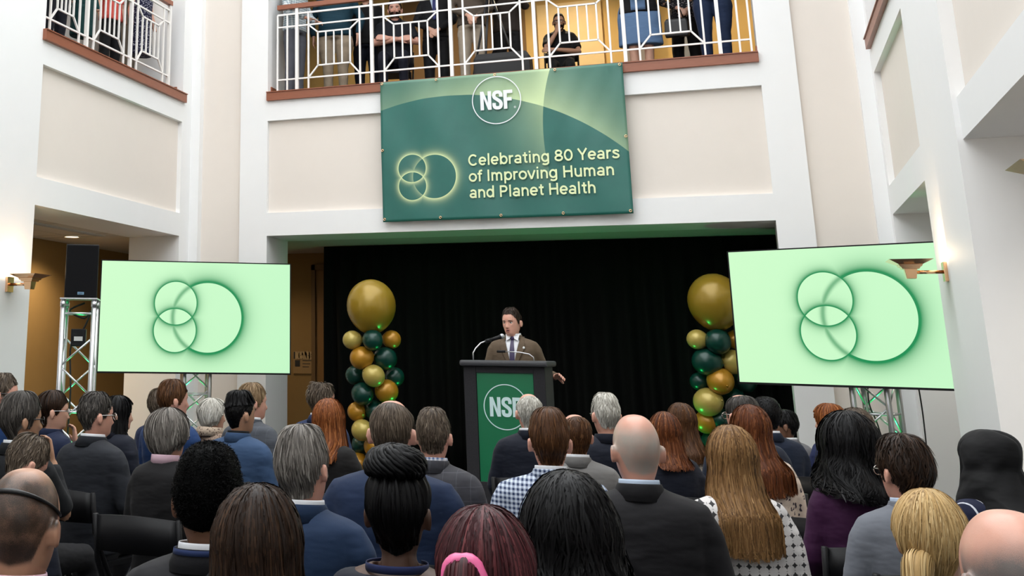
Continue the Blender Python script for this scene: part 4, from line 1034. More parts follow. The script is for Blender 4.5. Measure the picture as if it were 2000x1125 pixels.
def eyes(hx, parent, brow='hair_darkbrown', open_mouth=False, lips=(0.42, 0.16, 0.13)):
    eg = MB()
    for s in (-1, 1):
        c = np.array([s * 0.031, 0.0775, 0.1135])
        m = MB(); m.ellipsoid(c, (0.0125, 0.0125, 0.0115), 16, 10); m.v = [tuple(p) for p in hx(np.array(m.v))]; ey = m.build('eye', plain('eye_white', (0.68, 0.66, 0.63), 0.25, var=0.0), parent, True)
        m = MB(); m.ellipsoid(c + np.array([0, 0.0098, 0]), (0.0056, 0.0036, 0.0056), 12, 8); m.v = [tuple(p) for p in hx(np.array(m.v))]; m.build('iris', plain('iris_dark', (0.03, 0.02, 0.015), 0.2, var=0.0), ey, True)
        m = MB(); m.tube(hx(np.array([(s * 0.014, 0.099, 0.128), (s * 0.026, 0.099, 0.132), (s * 0.040, 0.094, 0.131), (s * 0.051, 0.084, 0.126)])), [0.003, 0.0038, 0.0034, 0.002], 8, squash=0.7); m.build('eyebrow', plain('brow_dark', (0.03, 0.02, 0.014), 0.7), parent, True)
        m = MB(); m.tube(hx(np.array([(s * 0.017, 0.091, 0.119), (s * 0.031, 0.0935, 0.1225), (s * 0.045, 0.087, 0.1185)])), [0.0022, 0.003, 0.002], 8); m.build('eyelid', plain('eyelid_skin', (0.42, 0.22, 0.15), 0.5), parent, True)
    lm = plain('lip_%s' % (lips,), lips, 0.45)
    dz = 0.006 if open_mouth else 0.0
    for z, rr in ((0.0495, 0.0038), (0.0405 - dz, 0.0045)):
        m = MB(); m.tube(hx(np.array([(-0.023, 0.086, 0.045 - dz * .3), (-0.012, 0.0955, z), (0, 0.0985, z), (0.012, 0.0955, z), (0.023, 0.086, 0.045 - dz * .3)])), [0.0012, rr, rr, rr, 0.0012], 8); m.build('lip', lm, parent, True)
    if open_mouth:
        m = MB(); m.ellipsoid((0, 0.0915, 0.0425), (0.015, 0.006, 0.007), 14, 8); m.v = [tuple(p) for p in hx(np.array(m.v))]; m.build('mouth', plain('mouth_dark', (0.02, 0.006, 0.006), 0.6), parent, True)

def person(root, sex='m', skin='fair', wf=None, df=1.0, belly=0.0, stand=False, head=(0, 0, 0), voxel=0.007, jvox=0.016, faced=False, seed=0,
           top=None, top_name='jacket', sleeves='long', bottom=None, bottom_name='trousers', arms=None, shirt=None, collar=True, hands=False, chin_y=0.018, ears=True, crump=0.005, legs=True, loose=0.0, neck_low=False, feet=True, stubble=None):
    """builds the figure under root; returns the head transform"""
    fem = sex == 'f'
    if wf is None: wf = 0.84 if fem else 1.0
    dz = 0.42 if stand else 0.0
    hk = 0.94 if fem else 1.0
    hx = HeadX((0, chin_y, 1.098 + dz), *head, hk)
    sh = 0.168 * wf
    if arms is None:
        arms = [((s * sh, -0.01, .985), (s * (0.235 * wf + 0.01), 0.02, .72), (s * 0.13, 0.26, .63), None) for s in (-1, 1)] if not stand else \
               [((s * sh, -0.01, .985), (s * (0.235 * wf + 0.01), -0.02, .70), (s * 0.23, 0.05, .47), None) for s in (-1, 1)]
    # ---- body
    mb = MB(); n = 56 if faced else 40
    Ls = np.concatenate([np.linspace(0.002, HL[-1], 46 if faced else 34)])
    th = np.arange(n) * 2 * math.pi / n
    if faced: th = th - 0.55 * np.sin(th)
    rings = []
    for L in Ls:
        P = head_pt(th, np.full(n, L)); P = face(P); w = sm((P[:, 2] + 0.075) / 0.06)
        rings.append(hx(P, w))
    tr = torso_rings(wf, df, 0.016, 0.86, 1.085, dz, n)[::-1]
    for t in tr[1:]:
        rings.append(np.stack([np.interp(th % (2 * np.pi), np.append(np.arange(n) * 2 * math.pi / n, 2 * math.pi), np.append(t[:, k], t[0, k])) for k in range(3)], 1) if faced else t)
    mb.loft(rings)
    if ears:
        for s in (-1, 1): ear_into(mb, hx, s)
    if hands:
        for s, A in zip((-1, 1), arms):
            S, E, W, hd = A
            S, E, W = [np.array(p) + (0, 0, dz) for p in (S, E, W)]
            mb.tube([S, S + (E - S) * .5, E, E + (W - E) * .35, W], [0.05 * (0.85 if fem else 1), 0.045 * (0.85 if fem else 1), 0.038, 0.038, 0.025], 12)
            if hd is not None: hand_into(mb, W, hd[0], hd[1], s, hd[2] if len(hd) > 2 else 0.6, 0.92 if fem else 1.0)
    bm_ = remesh(mb, voxel, 2, 'body', 0.4)
    if stubble:
        nv = len(bm_.vertices); Q = np.empty(nv * 3); bm_.vertices.foreach_get('co', Q); Q = Q.reshape(-1, 3)
        piv = np.array([0, 0, -0.03]); Pq = ((Q - hx.c - piv) @ hx.R) / hx.k + piv
        thq = np.abs(np.arctan2(Pq[:, 0], Pq[:, 1])); ze = np.interp(thq, np.radians([0, 40, 62, 80, 95, 118, 135, 180]), [.19, .184, .155, .11, .122, .095, .04, .03])
        mk = sm((Pq[:, 2] - ze + .004) / .016)
        cr = np.array([0.0, stubble[2], .225]); dc = np.linalg.norm((Pq - cr) * np.array([1, .8, 1]), axis=1)
        mk *= sm((dc - stubble[1] + .02) / .05)
        a = bm_.attributes.new('stub', 'FLOAT', 'POINT'); a.data.foreach_set('value', mk.astype(np.float32))
    link('body', bm_, skin_mat(SK[skin], 'skin_' + skin) if not stubble else stub_mat(SK[skin], 'skin_%s_%s' % (skin, stubble[0]), s2l(stubble[0]), stubble[3]), root)
    # ---- top
    if top is not None:
        jb = MB(); ex = 0.0 + loose
        lo = 0.47 if bottom_name != 'dress' else 0.47
        jb.loft(torso_rings(wf, df, -ex, lo, 1.058 if neck_low else 1.094, dz, 36, belly, 0.0 if not fem else 0.012))
        for s, A in zip((-1, 1), arms):
            S, E, W = [np.array(p) + (0, 0, dz) for p in A[:3]]
            k = 0.86 if fem else 1.0; k *= 1 + loose * 4
            if sleeves == 'long':
                jb.tube([S + (-s * 0.05, 0, .005), S, S + (E - S) * .12, S + (E - S) * .5, E - (E - S) * .08, E + (W - E) * .1, E + (W - E) * .5, W - (W - E) * .06], [.052 * k, .066 * k, .069 * k, .060 * k, .054 * k, .052 * k, .045 * k, .037 * k], 14)
            elif sleeves == 'short':
                jb.tube([S + (-s * 0.05, 0, .005), S, S + (E - S) * .12, S + (E - S) * .6, S + (E - S) * .78], [.052 * k, .062 * k, .066 * k, .060 * k, .060 * k], 14)
            else:
                jb.tube([S + (-s * 0.05, 0, .005), S], [.05 * k, .05 * k], 12)
        me = remesh(jb, jvox, 4 if jvox > 0.012 else 6, top_name, 0.5)
        crumple(me, crump * 1.1, 17, seed + 5)
        link(top_name, me, top, root)
    # ---- legs
    if bottom is not None and legs:
        lb = MB()
        if bottom_name in ('trousers', 'jeans'):
            if stand:
                lb.loft(torso_rings(wf, df, 0.012, 0.45, 0.62, dz, 24, belly * .5, 0.0))
                for s in (-1, 1):
                    lb.tube([(s * .085 * wf, 0, .93), (s * .095 * wf, 0, .80), (s * .10, 0.005, .48), (s * .10, -.01, .25), (s * .10, -.01, .05)], [.09 * wf, .098 * wf, .072, .062, .062], 14)
            else:
                lb.loft(torso_rings(wf, df, 0.008, 0.45, 0.55, 0, 24, belly * .5, 0.0))
                for s in (-1, 1):
                    lb.tube([(s * .085, 0, .525), (s * .10, 0.2, .53), (s * .12, 0.43, .52), (s * .12, 0.47, .45), (s * .12, 0.45, .25), (s * .12, 0.44, .06)], [.08, .085, .066, .063, .055, .052], 12)
        else:
            lo = 0.5 if bottom_name == 'skirt' else 0.42
            th = np.arange(30) * 2 * math.pi / 30; rg = []
            for z, a, f in ((1.05, .150, .11), (.95, .178, .128), (.85, .188, .132), (.7, .186, .13), (.5, .190, .135)):
                rg.append([(a * wf * 1.12 * math.sin(t), f * math.cos(t), z) for t in th])
            lb.loft(rg)
        me = remesh(lb, 0.018 if not stand else 0.014, 4, bottom_name); crumple(me, 0.004, 20, seed + 9)
        link(bottom_name, me, bottom, root)
        if feet:
            for s in (-1, 1):
                fy = 0.0 if stand else 0.44; m = MB()
                m.loft([[(s * .11 + hw * math.cos(a), fy + yy, zc + hh * math.sin(a)) for a in np.linspace(0, 2 * math.pi, 12, endpoint=False)] for yy, hw, hh, zc in ((-.09, .03, .035, .04), (-.05, .038, .05, .05), (.05, .044, .04, .042), (.13, .045, .027, .03), (.18, .03, .018, .022))])
                m.build('shoe', plain('black_leather', (0.015, 0.013, 0.012), 0.35), root, True)
    # ---- collars
    if shirt is not None:
        band(None, 1.066 + dz, 1.106 + dz, 20, 340, .069, .0655, .003, yc=chin_y * .4 - 0.008, back_rise=0.012).build('shirt_collar', shirt, root, True)
    if collar and top is not None:
        band(None, 1.040 + dz, 1.092 + dz, 42, 318, .097, .0725, .0035, yc=chin_y * .4 - 0.010, back_rise=0.013).build('jacket_collar', top, root, True)
    return hx
# ------------------------------------------------------------------ folding chairs
def chair_meshes():
    out = []
    m = MB(); m.loft([[(x, y, z) for x, y in ((-.19, -.19), (.19, -.19), (.205, .20), (-.205, .20))] for z in (.425, .45)]); out.append(('seat', m.mesh('seat')))
    m = MB(); rg = []
    for k in range(13):
        x = -.215 + .43 * k / 12; y = -.235 - .03 * (1 - (x / .215) ** 2); c = .012 * (1 - (x / .215) ** 2)
        rg.append([(x, y - .008, .665), (x, y + .008, .665), (x, y + .004, .815 + c), (x, y - .012, .815 + c)])
    m.loft(rg); out.append(('backrest', m.mesh('backrest', True)))
    for s in (-1, 1):
        m = MB(); m.tube([(s * .225, -.245, .82), (s * .225, -.215, .62), (s * .225, -.10, .42), (s * .225, .20, .01)], .0135, 8); out.append(('frame_leg', m.mesh('frame_leg', True)))
        m = MB(); m.tube([(s * .205, .16, .43), (s * .205, -.24, .01)], .0125, 8); out.append(('rear_leg', m.mesh('rear_leg', True)))
    m = MB(); m.tube([(-.205, -.17, .10), (.205, -.17, .10)], .009, 8); out.append(('stretcher', m.mesh('stretcher', True)))
    m = MB(); m.tube([(-.225, .12, .12), (.225, .12, .12)], .009, 8); out.append(('stretcher', m.mesh('stretcher', True)))
    for nm, me in out: me.materials.append(M_BLACKPL)
    return out
CHAIR = chair_meshes()
def chair(x, y, rz, label):
    c = tag(empty('folding_chair', (x, y, 0), rz), label, 'chair', 'black folding chairs of the audience')
    for nm, me in CHAIR: link(nm, me, None, c)
    return c

# ------------------------------------------------------------------ audience
WHITE = plain('white_shirt', (0.74, 0.75, 0.78), 0.7, var=0.02)
PINKC = plain('pink_shirt', s2l((222, 186, 200)), 0.7, var=0.03)
BLUEC = plain('pale_blue_shirt', s2l((190, 205, 225)), 0.7, var=0.03)
DARKT = cloth_mat('plain', (24, 24, 28))
def P_(c): return cloth_mat('plain', c)
NAVY, DNAVY, BLACK, CHAR = P_((26, 36, 62)), P_((22, 27, 42)), P_((20, 20, 22)), P_((44, 46, 52))
ROYAL, STEEL, MIDN = P_((30, 62, 112)), P_((62, 88, 124)), P_((32, 54, 86))
LECT = np.array([-2.0, 10.6])
METALF = plain('metal_frame', (0.5, 0.48, 0.45), 0.25, metal=0.9); DARKF = plain('dark_frame', (0.015, 0.014, 0.014), 0.3)
_seed = [10]
def aud(px, py, d, who, hairspec, sex='m', skin='fair', top=NAVY, shirt=WHITE, collar=True, yaw=None, hyaw=0.0, pitch=0.0, roll=0.0, topn='jacket', chair_label=None, spec=None, wf=None, df=1.0, hz=None, dx=0.0, gl=None, body_follow=0.55, arms=None, hands=False, neck_low=False, faced=False, ears=True, stubble=None):
    _seed[0] += 1; sd = _seed[0]
    T = at_depth(px, py, d)
    st = STY[hairspec[0]]; add = st['t'][0] * 0.95 if not st.get('bald') else 0.004
    if hz is not None: add = hz
    full = 1.330 if sex == 'm' else 1.316
    k = (T[2]) / (full + add)
    dv = LECT - T[:2]; face_rz = math.atan2(-dv[0], dv[1])
    rz = face_rz * body_follow if yaw is None else yaw
    hy = face_rz - rz + hyaw
    off = np.array([-math.sin(rz), math.cos(rz)]) * 0.02 * k
    root = tag(empty('person', (T[0] - off[0] + dx, T[1] - off[1], 0), rz, k), who, 'person', 'seated audience')
    near = d < 4.3
    vx = 0.0048 if d < 3.3 else (0.006 if d < 5.5 else 0.0075)
    hx = person(root, sex=sex, skin=skin, wf=wf, df=df, head=(hy, pitch, roll), voxel=vx, jvox=0.0115 if near else (0.014 if d < 5.6 else 0.018), seed=sd, top=top, top_name=topn, bottom=DARKT, shirt=shirt, collar=collar, arms=arms, hands=hands, neck_low=neck_low, faced=faced or hyaw != 0, ears=ears, stubble=stubble)
    dens = 1.9 if d < 3.3 else (1.35 if d < 5.6 else 0.9)
    if not stubble or hairspec[0] != 'stubble': hair(hx, hairspec[0], hairspec[1], sd, root, dens, zoom=0.8 if d < 3.3 else (1.0 if d < 5.6 else 1.3), **(hairspec[2] if len(hairspec) > 2 else {}))
    if gl: glasses(hx, root, DARKF if gl == 'dark' else METALF)
    chair(root.location.x, root.location.y, rz, chair_label or 'black folding chair under the ' + who)
    return root, hx
def short_label(w): return w

# nearest row
r1, h1 = aud(52, 912, 2.55, 'man with shaved head wearing sunglasses on the back of his head', ('stubble', 'darkbrown'), stubble=((58, 46, 38), .05, .02, 0.95), skin='tan', top=P_((60, 66, 84)), shirt=PINKC, hyaw=.10, chair_label='black folding chair under the shaved man', wf=1.05)
m = MB(); pts = [h1(np.array([[.079 * math.sin(a), -.098 * math.cos(a) + 0.004, .145 + .048 * math.cos(a)]]))[0] for a in np.linspace(-1.9, 1.9, 25)]
m.tube(pts, [.0035 + .0025 * math.exp(-((i - 12) / 5.) ** 2) for i in range(25)], 8); m.build('sunglasses', DARKF, r1, True)
r2, h2 = aud(410, 862, 3.0, 'man with short black afro in a dark suit and lanyard', ('afro', 'afro', dict(vol=.85, ends=[(0, .190), (40, .184), (62, .150), (80, .105), (95, .120), (118, .095), (135, .055), (180, .046)])), skin='brown', top=P_((32, 32, 36)), chair_label='black folding chair under the man with the afro', hyaw=.05)
band(None, 1.082, 1.094, 60, 300, .076, .0745, .003, back_rise=.010).build('lanyard', P_((40, 56, 100)), r2, True)
aud(505, 945, 2.35, 'woman with long dark brown hair and glasses close to the camera', ('long', 'darkbrown', dict(vol=1.15, len=1.1)), 'f', 'olive', top=BLACK, shirt=None, collar=False, topn='blouse', gl='metal', chair_label='black folding chair under the woman with long dark hair', hyaw=-.1)
r4, h4 = aud(776, 905, 3.0, 'woman with braids coiled in a high bun and bare shoulders', ('tied', 'black', dict(vol=1.5, ridge=.012)), 'f', 'dark', top=DNAVY, shirt=None, collar=False, topn='dress', chair_label='black folding chair under the woman with the braided bun', neck_low=True)
m = MB(); rr = random.Random(3)
def braid(pts, r, name='braid'):
    P = np.array(pts); mm = MB(); n = 26; t = np.linspace(0, len(P) - 1.001, n); Q = catmull(P, n)
    mm.tube(h4(Q), [r * (0.82 + 0.22 * abs(math.sin(i * 1.25))) for i in range(n)], 8); mm.build(name, hair_mat(HC['black'], 'hair_black'), r4, True)
for k in range(30):
    a = 2 * math.pi * k / 30 + rr.uniform(-.05, .05); st = [head_pt(np.array(a), np.array(L_))*np.array([1.05, 1.05, 1.0]) + np.array([0, 0, .004]) for L_ in (len_at(.03) if abs((a + math.pi) % (2 * math.pi) - math.pi) > 2.0 else len_at(.165), .115, .075)]
    if abs((a + math.pi) % (2 * math.pi) - math.pi) <= 2.0: st = st[2:]
    bn = []
    for q in np.linspace(0, 1, 7):
        b_ = a + 1.5 * q; e_ = -.35 + 1.75 * q
        bn.append(np.array([.084 * math.cos(e_) * math.sin(b_), -.045 + .078 * math.cos(e_) * math.cos(b_), .243 + .052 * math.sin(e_)]) * (1 + rr.uniform(-.012, .012)))
    braid([tuple(p) for p in st + bn], rr.uniform(.0075, .0095))
band(None, 1.060, 1.078, 40, 320, .082, .080, .003, back_rise=.006).build('lanyard', P_((34, 44, 86)), r4, True)
r5, h5 = aud(945, 992, 1.9, 'woman with burgundy ponytail held by a pink scrunchie', ('tied', 'burgundy', dict(vol=1.6, lnk=1.2)), 'f', 'fair', top=BLACK, shirt=None, collar=False, topn='sweater', chair_label='black folding chair under the woman with the ponytail')
def ponytail(root, hx, color, c0, pts, r, seed, n=420):
    R = np.random.RandomState(seed); P = catmull(np.array(pts), 16); G = np.gradient(P, axis=0); G /= np.linalg.norm(G, axis=1)[:, None]
    rad = np.interp(np.linspace(0, 1, 16), [0, .25, .6, 1], np.array(r)); V = []; Q = []; tn = []
    A = np.cross(G, np.array([1., 0, 0])); A /= np.linalg.norm(A, axis=1)[:, None]; B = np.cross(G, A)
    for i in range(n):
        a = R.uniform(0, 6.28); q = R.uniform(.55, 1.05); a2 = a + R.normal(0, .25) * np.linspace(0, 1, 16)
        L = P + rad[:, None] * q * (np.cos(a2)[:, None] * A + np.sin(a2)[:, None] * B)
        S = np.cross(G, L - P); S /= np.linalg.norm(S, axis=1)[:, None] + 1e-9; w = .0022 * np.interp(np.linspace(0, 1, 16), [0, .8, 1], [1, 1, .2])[:, None]
        o = len(V) * 1; o = sum(len(x) for x in V); V += [L + S * w, L - S * w]; ii = np.arange(15)
        Q.append(np.stack([o + ii, o + ii + 1, o + 16 + ii + 1, o + 16 + ii], 1)); tn += [np.clip(R.normal(.5, .24), 0, 1)] * 32
    link('ponytail', mesh_arrays('ponytail', hx(np.concatenate(V)), np.concatenate(Q), True, tn), hair_mat(HC[color], 'hair_' + color), root)
    m = MB(); m.tube(hx(P), list(rad * .8), 14); me = m.mesh('ponytail_core', True); link('ponytail_core', me, hair_mat(HC[color], 'hair_' + color), root)
ponytail(r5, h5, 'burgundy', None, [(-.028, -.09, .148), (-.034, -.137, .150), (-.040, -.165, .07), (-.040, -.165, -.06)], [.018, .03, .036, .014], 3)
m = MB(); q = h5(np.array([[-.032, -.132, .149]]))[0]; ax = np.array(h5(np.array([[-.036, -.155, .150]]))[0]) - q
m.torus(q, .027, .0105, tuple(ax), 26, 10); me = m.mesh('scrunchie', True); crumple(me, .003, 260, 2); link('scrunchie', me, plain('pink_satin', s2l((226, 100, 150)), 0.3, var=.1, scale=60), r5)
aud(1108, 940, 2.68, 'woman with thick wavy black hair down her back', ('long', 'black', dict(vol=2.5, wave=.018, flare=.5, wob=.10, drift=.15, len=1.15, lift=.02)), 'f', 'brown', top=BLACK, shirt=None, collar=False, topn='sweater', chair_label='black folding chair under the woman with wavy black hair')
r7, h7 = aud(1815, 962, 2.98, 'woman with blonde hair swept into a low ponytail', ('tied', 'blonde', dict(vol=2.2, lnk=1.3, swirl=.25, drift=.12, lift=.006, ends=[(0, .184), (40, .176), (62, .13), (80, .075), (95, .085), (118, .07), (135, .02), (180, .0)])), 'f', 'fair', top=P_((70, 60, 58)), shirt=None, collar=False, topn='sweater', hyaw=-.6, roll=-.05, chair_label='black folding chair under the blonde woman', gl='metal')
ponytail(r7, h7, 'blonde', None, [(-.02, -.09, .07), (-.03, -.135, .05), (-.035, -.145, -.02), (-.03, -.12, -.12)], [.03, .042, .04, .02], 5)
aud(1962, 992, 1.98, 'bald man at the corner of the crowd with a shiny head', ('stubble', 'grey'), stubble=((112, 104, 100), .10, .02, 1.0), skin='pink', top=BLACK, chair_label='black folding chair under the bald man in the corner', hyaw=.0)

# second row
aud(598, 832, 3.9, 'grey haired man in a bright navy blue suit', ('full', 'grey', dict(vol=1.2, lift=.010)), skin='pink', top=MIDN, hyaw=-.18, roll=-.07, chair_label='black folding chair under the man with bright navy suit')
aud(1238, 808, 4.15, 'bald man in a black suit with white shirt collar', ('stubble', 'pepper'), stubble=((168, 160, 150), .07, -.02, 0.8), skin='pink', top=P_((30, 29, 32)), wf=1.06, hyaw=.12, shirt=BLUEC, chair_label='black folding chair under the bald man in black')
aud(1424, 828, 4.35, 'woman with long straight light brown hair and white dotted blouse', ('long', 'lightbrown', dict(len=.85, taper=.15, vol=1.0, flare=.3, drift=.12, wob=.03)), 'f', 'fair', top=cloth_mat('dots', (224, 220, 218), (26, 26, 30)), shirt=None, collar=False, topn='blouse', hyaw=.0, chair_label='black folding chair under the woman in the dotted blouse')
r, h = aud(1652, 812, 5.0, 'woman with wavy black shoulder length hair in a purple jacket', ('mid', 'black', dict(vol=2.3, wave=.012, flare=.5, wob=.06, drift=.14, lift=.012)), 'f', 'brown', top=P_((64, 22, 62)), shirt=None, collar=True, hyaw=.1, chair_label='black folding chair under the woman in purple')
aud(1756, 847, 4.4, 'man with dark wavy hair in a light grey suit', ('thick', 'darkbrown', dict(lift=.014, wob=.05, drift=.12)), skin='pink', top=P_((124, 128, 137)), shirt=BLUEC, hyaw=.12, gl='metal', chair_label='black folding chair under the man in light grey')
aud(1925, 837, 4.6, 'woman in a black hijab and navy pinstriped jacket', ('cover', P_((10, 10, 12)), dict(folds=.007)), 'f', 'tan', top=cloth_mat('pin', (22, 28, 56), (214, 216, 224)), shirt=None, collar=True, hyaw=.25, chair_label='black folding chair under the woman in the hijab', ears=False, hz=.014)

# third row
aud(190, 765, 6.6, 'grey haired man with glasses in a charcoal suit', ('short', 'darkgrey'), skin='pink', top=P_((40, 43, 50)), gl='metal', hyaw=-.30, chair_label='black folding chair under the man in charcoal', wf=1.05)
aud(330, 795, 5.6, 'woman with short silver hair and pink shirt collar', ('bob', 'grey', dict(vol=1.0, lift=.012, drift=.16, ends=[(0, .176), (35, .165), (55, .11), (75, .05), (95, .06), (130, .02), (180, .012)])), 'f', 'fair', top=P_((22, 21, 23)), shirt=PINKC, collar=False, topn='cardigan', gl='metal', hyaw=-.28, chair_label='black folding chair under the woman with silver hair')
aud(765, 780, 4.6, 'broad man with thinning brown hair in a navy suit', ('thin', 'greybrown', dict(bald=.088, t=(.006, .008, .010))), skin='pink', top=P_((28, 46, 78)), wf=1.14, df=1.08, chair_label='black folding chair under the broad man in navy')
aud(845, 795, 5.5, 'man with cropped grey brown hair in a grey windowpane suit', ('short', 'greybrown', dict(vol=.9)), skin='pink', top=cloth_mat('plaid', (70, 70, 76), (110, 110, 118)), shirt=cloth_mat('gingham', (90, 110, 150), (235, 235, 240)), chair_label='black folding chair under the man in the windowpane suit')
aud(1070, 797, 5.0, 'man with slicked brown hair in a blue gingham jacket', ('full', 'brown', dict(vol=1.15)), skin='pink', top=cloth_mat('gingham', (46, 62, 96), (206, 216, 232)), wf=1.08, chair_label='black folding chair under the man in gingham')
aud(32, 843, 4.9, 'man with grey hair bowing his head in a navy suit', ('short', 'greybrown', dict(vol=1.1)), skin='pink', top=DNAVY, hyaw=-.35, pitch=-.45, chair_label='black folding chair under the man bowing his head')
r, h = aud(46, 763, 5.9, 'man with thick dark hair and black rimmed glasses', ('thick', 'darkgrey', dict(vol=.9)), skin='olive', top=P_((26, 28, 32)), gl='dark', hyaw=-.35, chair_label='black folding chair under the man with black glasses', arms=[((-.168, -.01, .985), (-.24, .02, .72), (-.13, .26, .63), None), ((.168, -.01, .985), (.20, .16, .76), (.09, .17, 1.0), ((-.3, .0, 1.0), (.5, .8, 0), 1.0))], hands=True)
aud(1462, 789, 5.9, 'woman with long auburn hair and cream floral blouse', ('long', 'auburn', dict(len=.75)), 'f', 'fair', top=cloth_mat('floral', (214, 196, 180), (70, 60, 70)), shirt=None, collar=False, topn='blouse', hyaw=.08, chair_label='black folding chair under the woman in the floral blouse')

# front rows
r, h = aud(106, 764, 7.2, 'woman with dark hair pinned up and hand at her chin', ('tied', 'darkbrown', dict(vol=1.8)), 'f', 'fair', top=P_((24, 36, 66)), shirt=None, hyaw=-.45, gl='metal', chair_label='black folding chair under the woman with pinned hair', arms=[((-.14, -.01, .985), (-.2, .02, .72), (-.13, .26, .63), None), ((.14, -.01, .985), (.17, .18, .78), (.08, .16, 1.0), ((-.3, .0, 1.0), (.5, .8, 0), 1.0))], hands=True)
aud(232, 770, 7.6, 'woman with straight dark hair beside the man in charcoal', ('mid', 'black', dict(vol=.8)), 'f', 'fair', top=DNAVY, shirt=None, hyaw=-.5, chair_label='black folding chair under the woman with straight dark hair')
aud(340, 740, 8.0, 'man with combed brown hair in a royal blue suit', ('full', 'brown', dict(vol=.9)), skin='pink', top=ROYAL, hyaw=-.25, wf=1.08, chair_label='black folding chair under the man in royal blue')
aud(316, 758, 8.6, 'man in a dark blue jacket hidden behind the royal blue suit', ('short', 'greybrown'), skin='pink', top=P_((28, 42, 78)), chair_label='black folding chair under the hidden man in dark blue')
r, h = aud(416, 777, 8.5, 'woman with fluffy white hair and patterned scarf', ('bob', 'white', dict(vol=1.0, lift=.014, drift=.2, ends=[(0, .176), (35, .165), (55, .11), (75, .05), (95, .05), (130, .015), (180, .0)])), 'f', 'fair', top=cloth_mat('floral', (150, 128, 112), (60, 44, 38), .6), shirt=None, collar=False, topn='blouse', hyaw=-.4, chair_label='black folding chair under the woman with white hair')
band(None, 1.045, 1.11, 0, 360, .10, .074, .02, back_rise=.014).build('scarf', cloth_mat('floral', (190, 170, 150), (74, 52, 44), .5), r, True)
r, h = aud(470, 770, 7.2, 'man with shaved sides and black quiff in a steel blue suit', ('crop', 'black'), skin='olive', top=STEEL, shirt=BLACK, hyaw=-.25, wf=1.02, chair_label='black folding chair under the man with the quiff')
hair(h, 'full', 'black', 77, r, 1.0, 'quiff', ends=[(0, .190), (40, .188), (60, .178), (100, .178), (140, .175), (180, .165)], vol=1.25, lift=.02)
aud(494, 746, 8.2, 'man with sandy grey hair in a grey checked suit', ('full', 'darkblond', dict(vol=.8)), skin='pink', top=cloth_mat('plaid', (86, 90, 98), (116, 120, 128)), hyaw=-.35, chair_label='black folding chair under the man with sandy hair')
aud(628, 743, 8.6, 'man with ruffled brown grey hair in a navy jacket', ('short', 'greybrown', dict(lift=.018, bald=.03)), skin='pink', top=P_((38, 54, 92)), hyaw=-.25, chair_label='black folding chair under the man with ruffled hair')
aud(642, 777, 6.6, 'woman with straight copper hair in black', ('long', 'copper', dict(len=.42, taper=.0)), 'f', 'fair', top=P_((26, 24, 24)), shirt=None, collar=False, topn='blouse', hyaw=-.1, chair_label='black folding chair under the copper haired woman')
aud(1032, 768, 7.5, 'bald man with white fringe before the lectern poster', ('fringe', 'white', dict(t=(.006, .009, .009))), skin='pink', top=DNAVY, hyaw=.1, chair_label='black folding chair under the man before the poster')
aud(1122, 808, 6.2, 'man with a brown fringe and bald crown in a light grey suit', ('fringe', 'brown', dict(bald=.10)), skin='pink', top=P_((128, 126, 124)), hyaw=.15, chair_label='black folding chair under the man with bald crown')
aud(1180, 767, 7.2, 'white haired man in a dark navy suit', ('short', 'white'), skin='pink', top=DNAVY, shirt=None, hyaw=.1, gl='metal', chair_label='black folding chair under the white haired man')
aud(1296, 803, 6.6, 'woman with shoulder length auburn hair in a navy jacket', ('mid', 'auburn', dict(len=.8)), 'f', 'fair', top=DNAVY, shirt=None, hyaw=.0, chair_label='black folding chair under the woman with shoulder length hair')
aud(1328, 786, 7.3, 'woman with long dark brown hair in a cream knit top', ('long', 'brown', dict(len=.5)), 'f', 'fair', top=cloth_mat('dots', (206, 196, 182), (150, 138, 126), .5), shirt=None, collar=False, topn='sweater', hyaw=.0, chair_label='black folding chair under the woman in cream')
aud(1445, 770, 6.9, 'balding grey man with glasses near the right balloons', ('thin', 'darkgrey', dict(bald=.06)), skin='pink', top=P_((34, 42, 60)), gl='metal', hyaw=.1, chair_label='black folding chair under the balding man by the balloons')
aud(1492, 776, 7.8, 'man with cropped black hair in a navy jacket by the curtain', ('crop', 'black', dict(vol=1.6)), skin='dark', top=P_((24, 36, 58)), hyaw=.1, chair_label='black folding chair under the man by the curtain', wf=1.05)
aud(1530, 800, 8.8, 'man in a pale grey jacket mostly hidden by the navy one', ('short', 'black'), skin='brown', top=P_((128, 126, 132)), hyaw=.1, chair_label='black folding chair under the man in pale grey')
aud(1617, 787, 8.0, 'woman with copper bob looking towards the stage', ('mid', 'copper', dict(len=.7)), 'f', 'fair', top=P_((34, 44, 84)), shirt=None, hyaw=.25, chair_label='black folding chair under the woman with the copper bob')
aud(1668, 797, 6.2, 'man with cropped grey hair behind the wavy black hair', ('crop', 'greybrown', dict(vol=1.3)), skin='pink', top=P_((50, 52, 60)), chair_label='black folding chair under the man with cropped grey hair')
aud(8, 729, 8.0, 'man with glasses and blue jacket at the far left edge', ('short', 'greybrown'), skin='pink', top=ROYAL, gl='dark', hyaw=-.45, chair_label='black folding chair under the man at the left edge')

# ------------------------------------------------------------------ standing people
def at_y(px, py, Y):
    d = at_depth(px, py, 1.0) - EYE; return EYE + d * (Y / d[1])
def standing(loc, rz, who, top_z=None, k=1.0, grp='people watching from the gallery', **kw):
    _seed[0] += 1
    root = tag(empty('person', loc, rz, k), who, 'person', grp)
    hx = person(root, stand=True, seed=_seed[0], **kw)
    return root, hx
def W_(s, e, w, hd=None): return (s, e, w, hd)

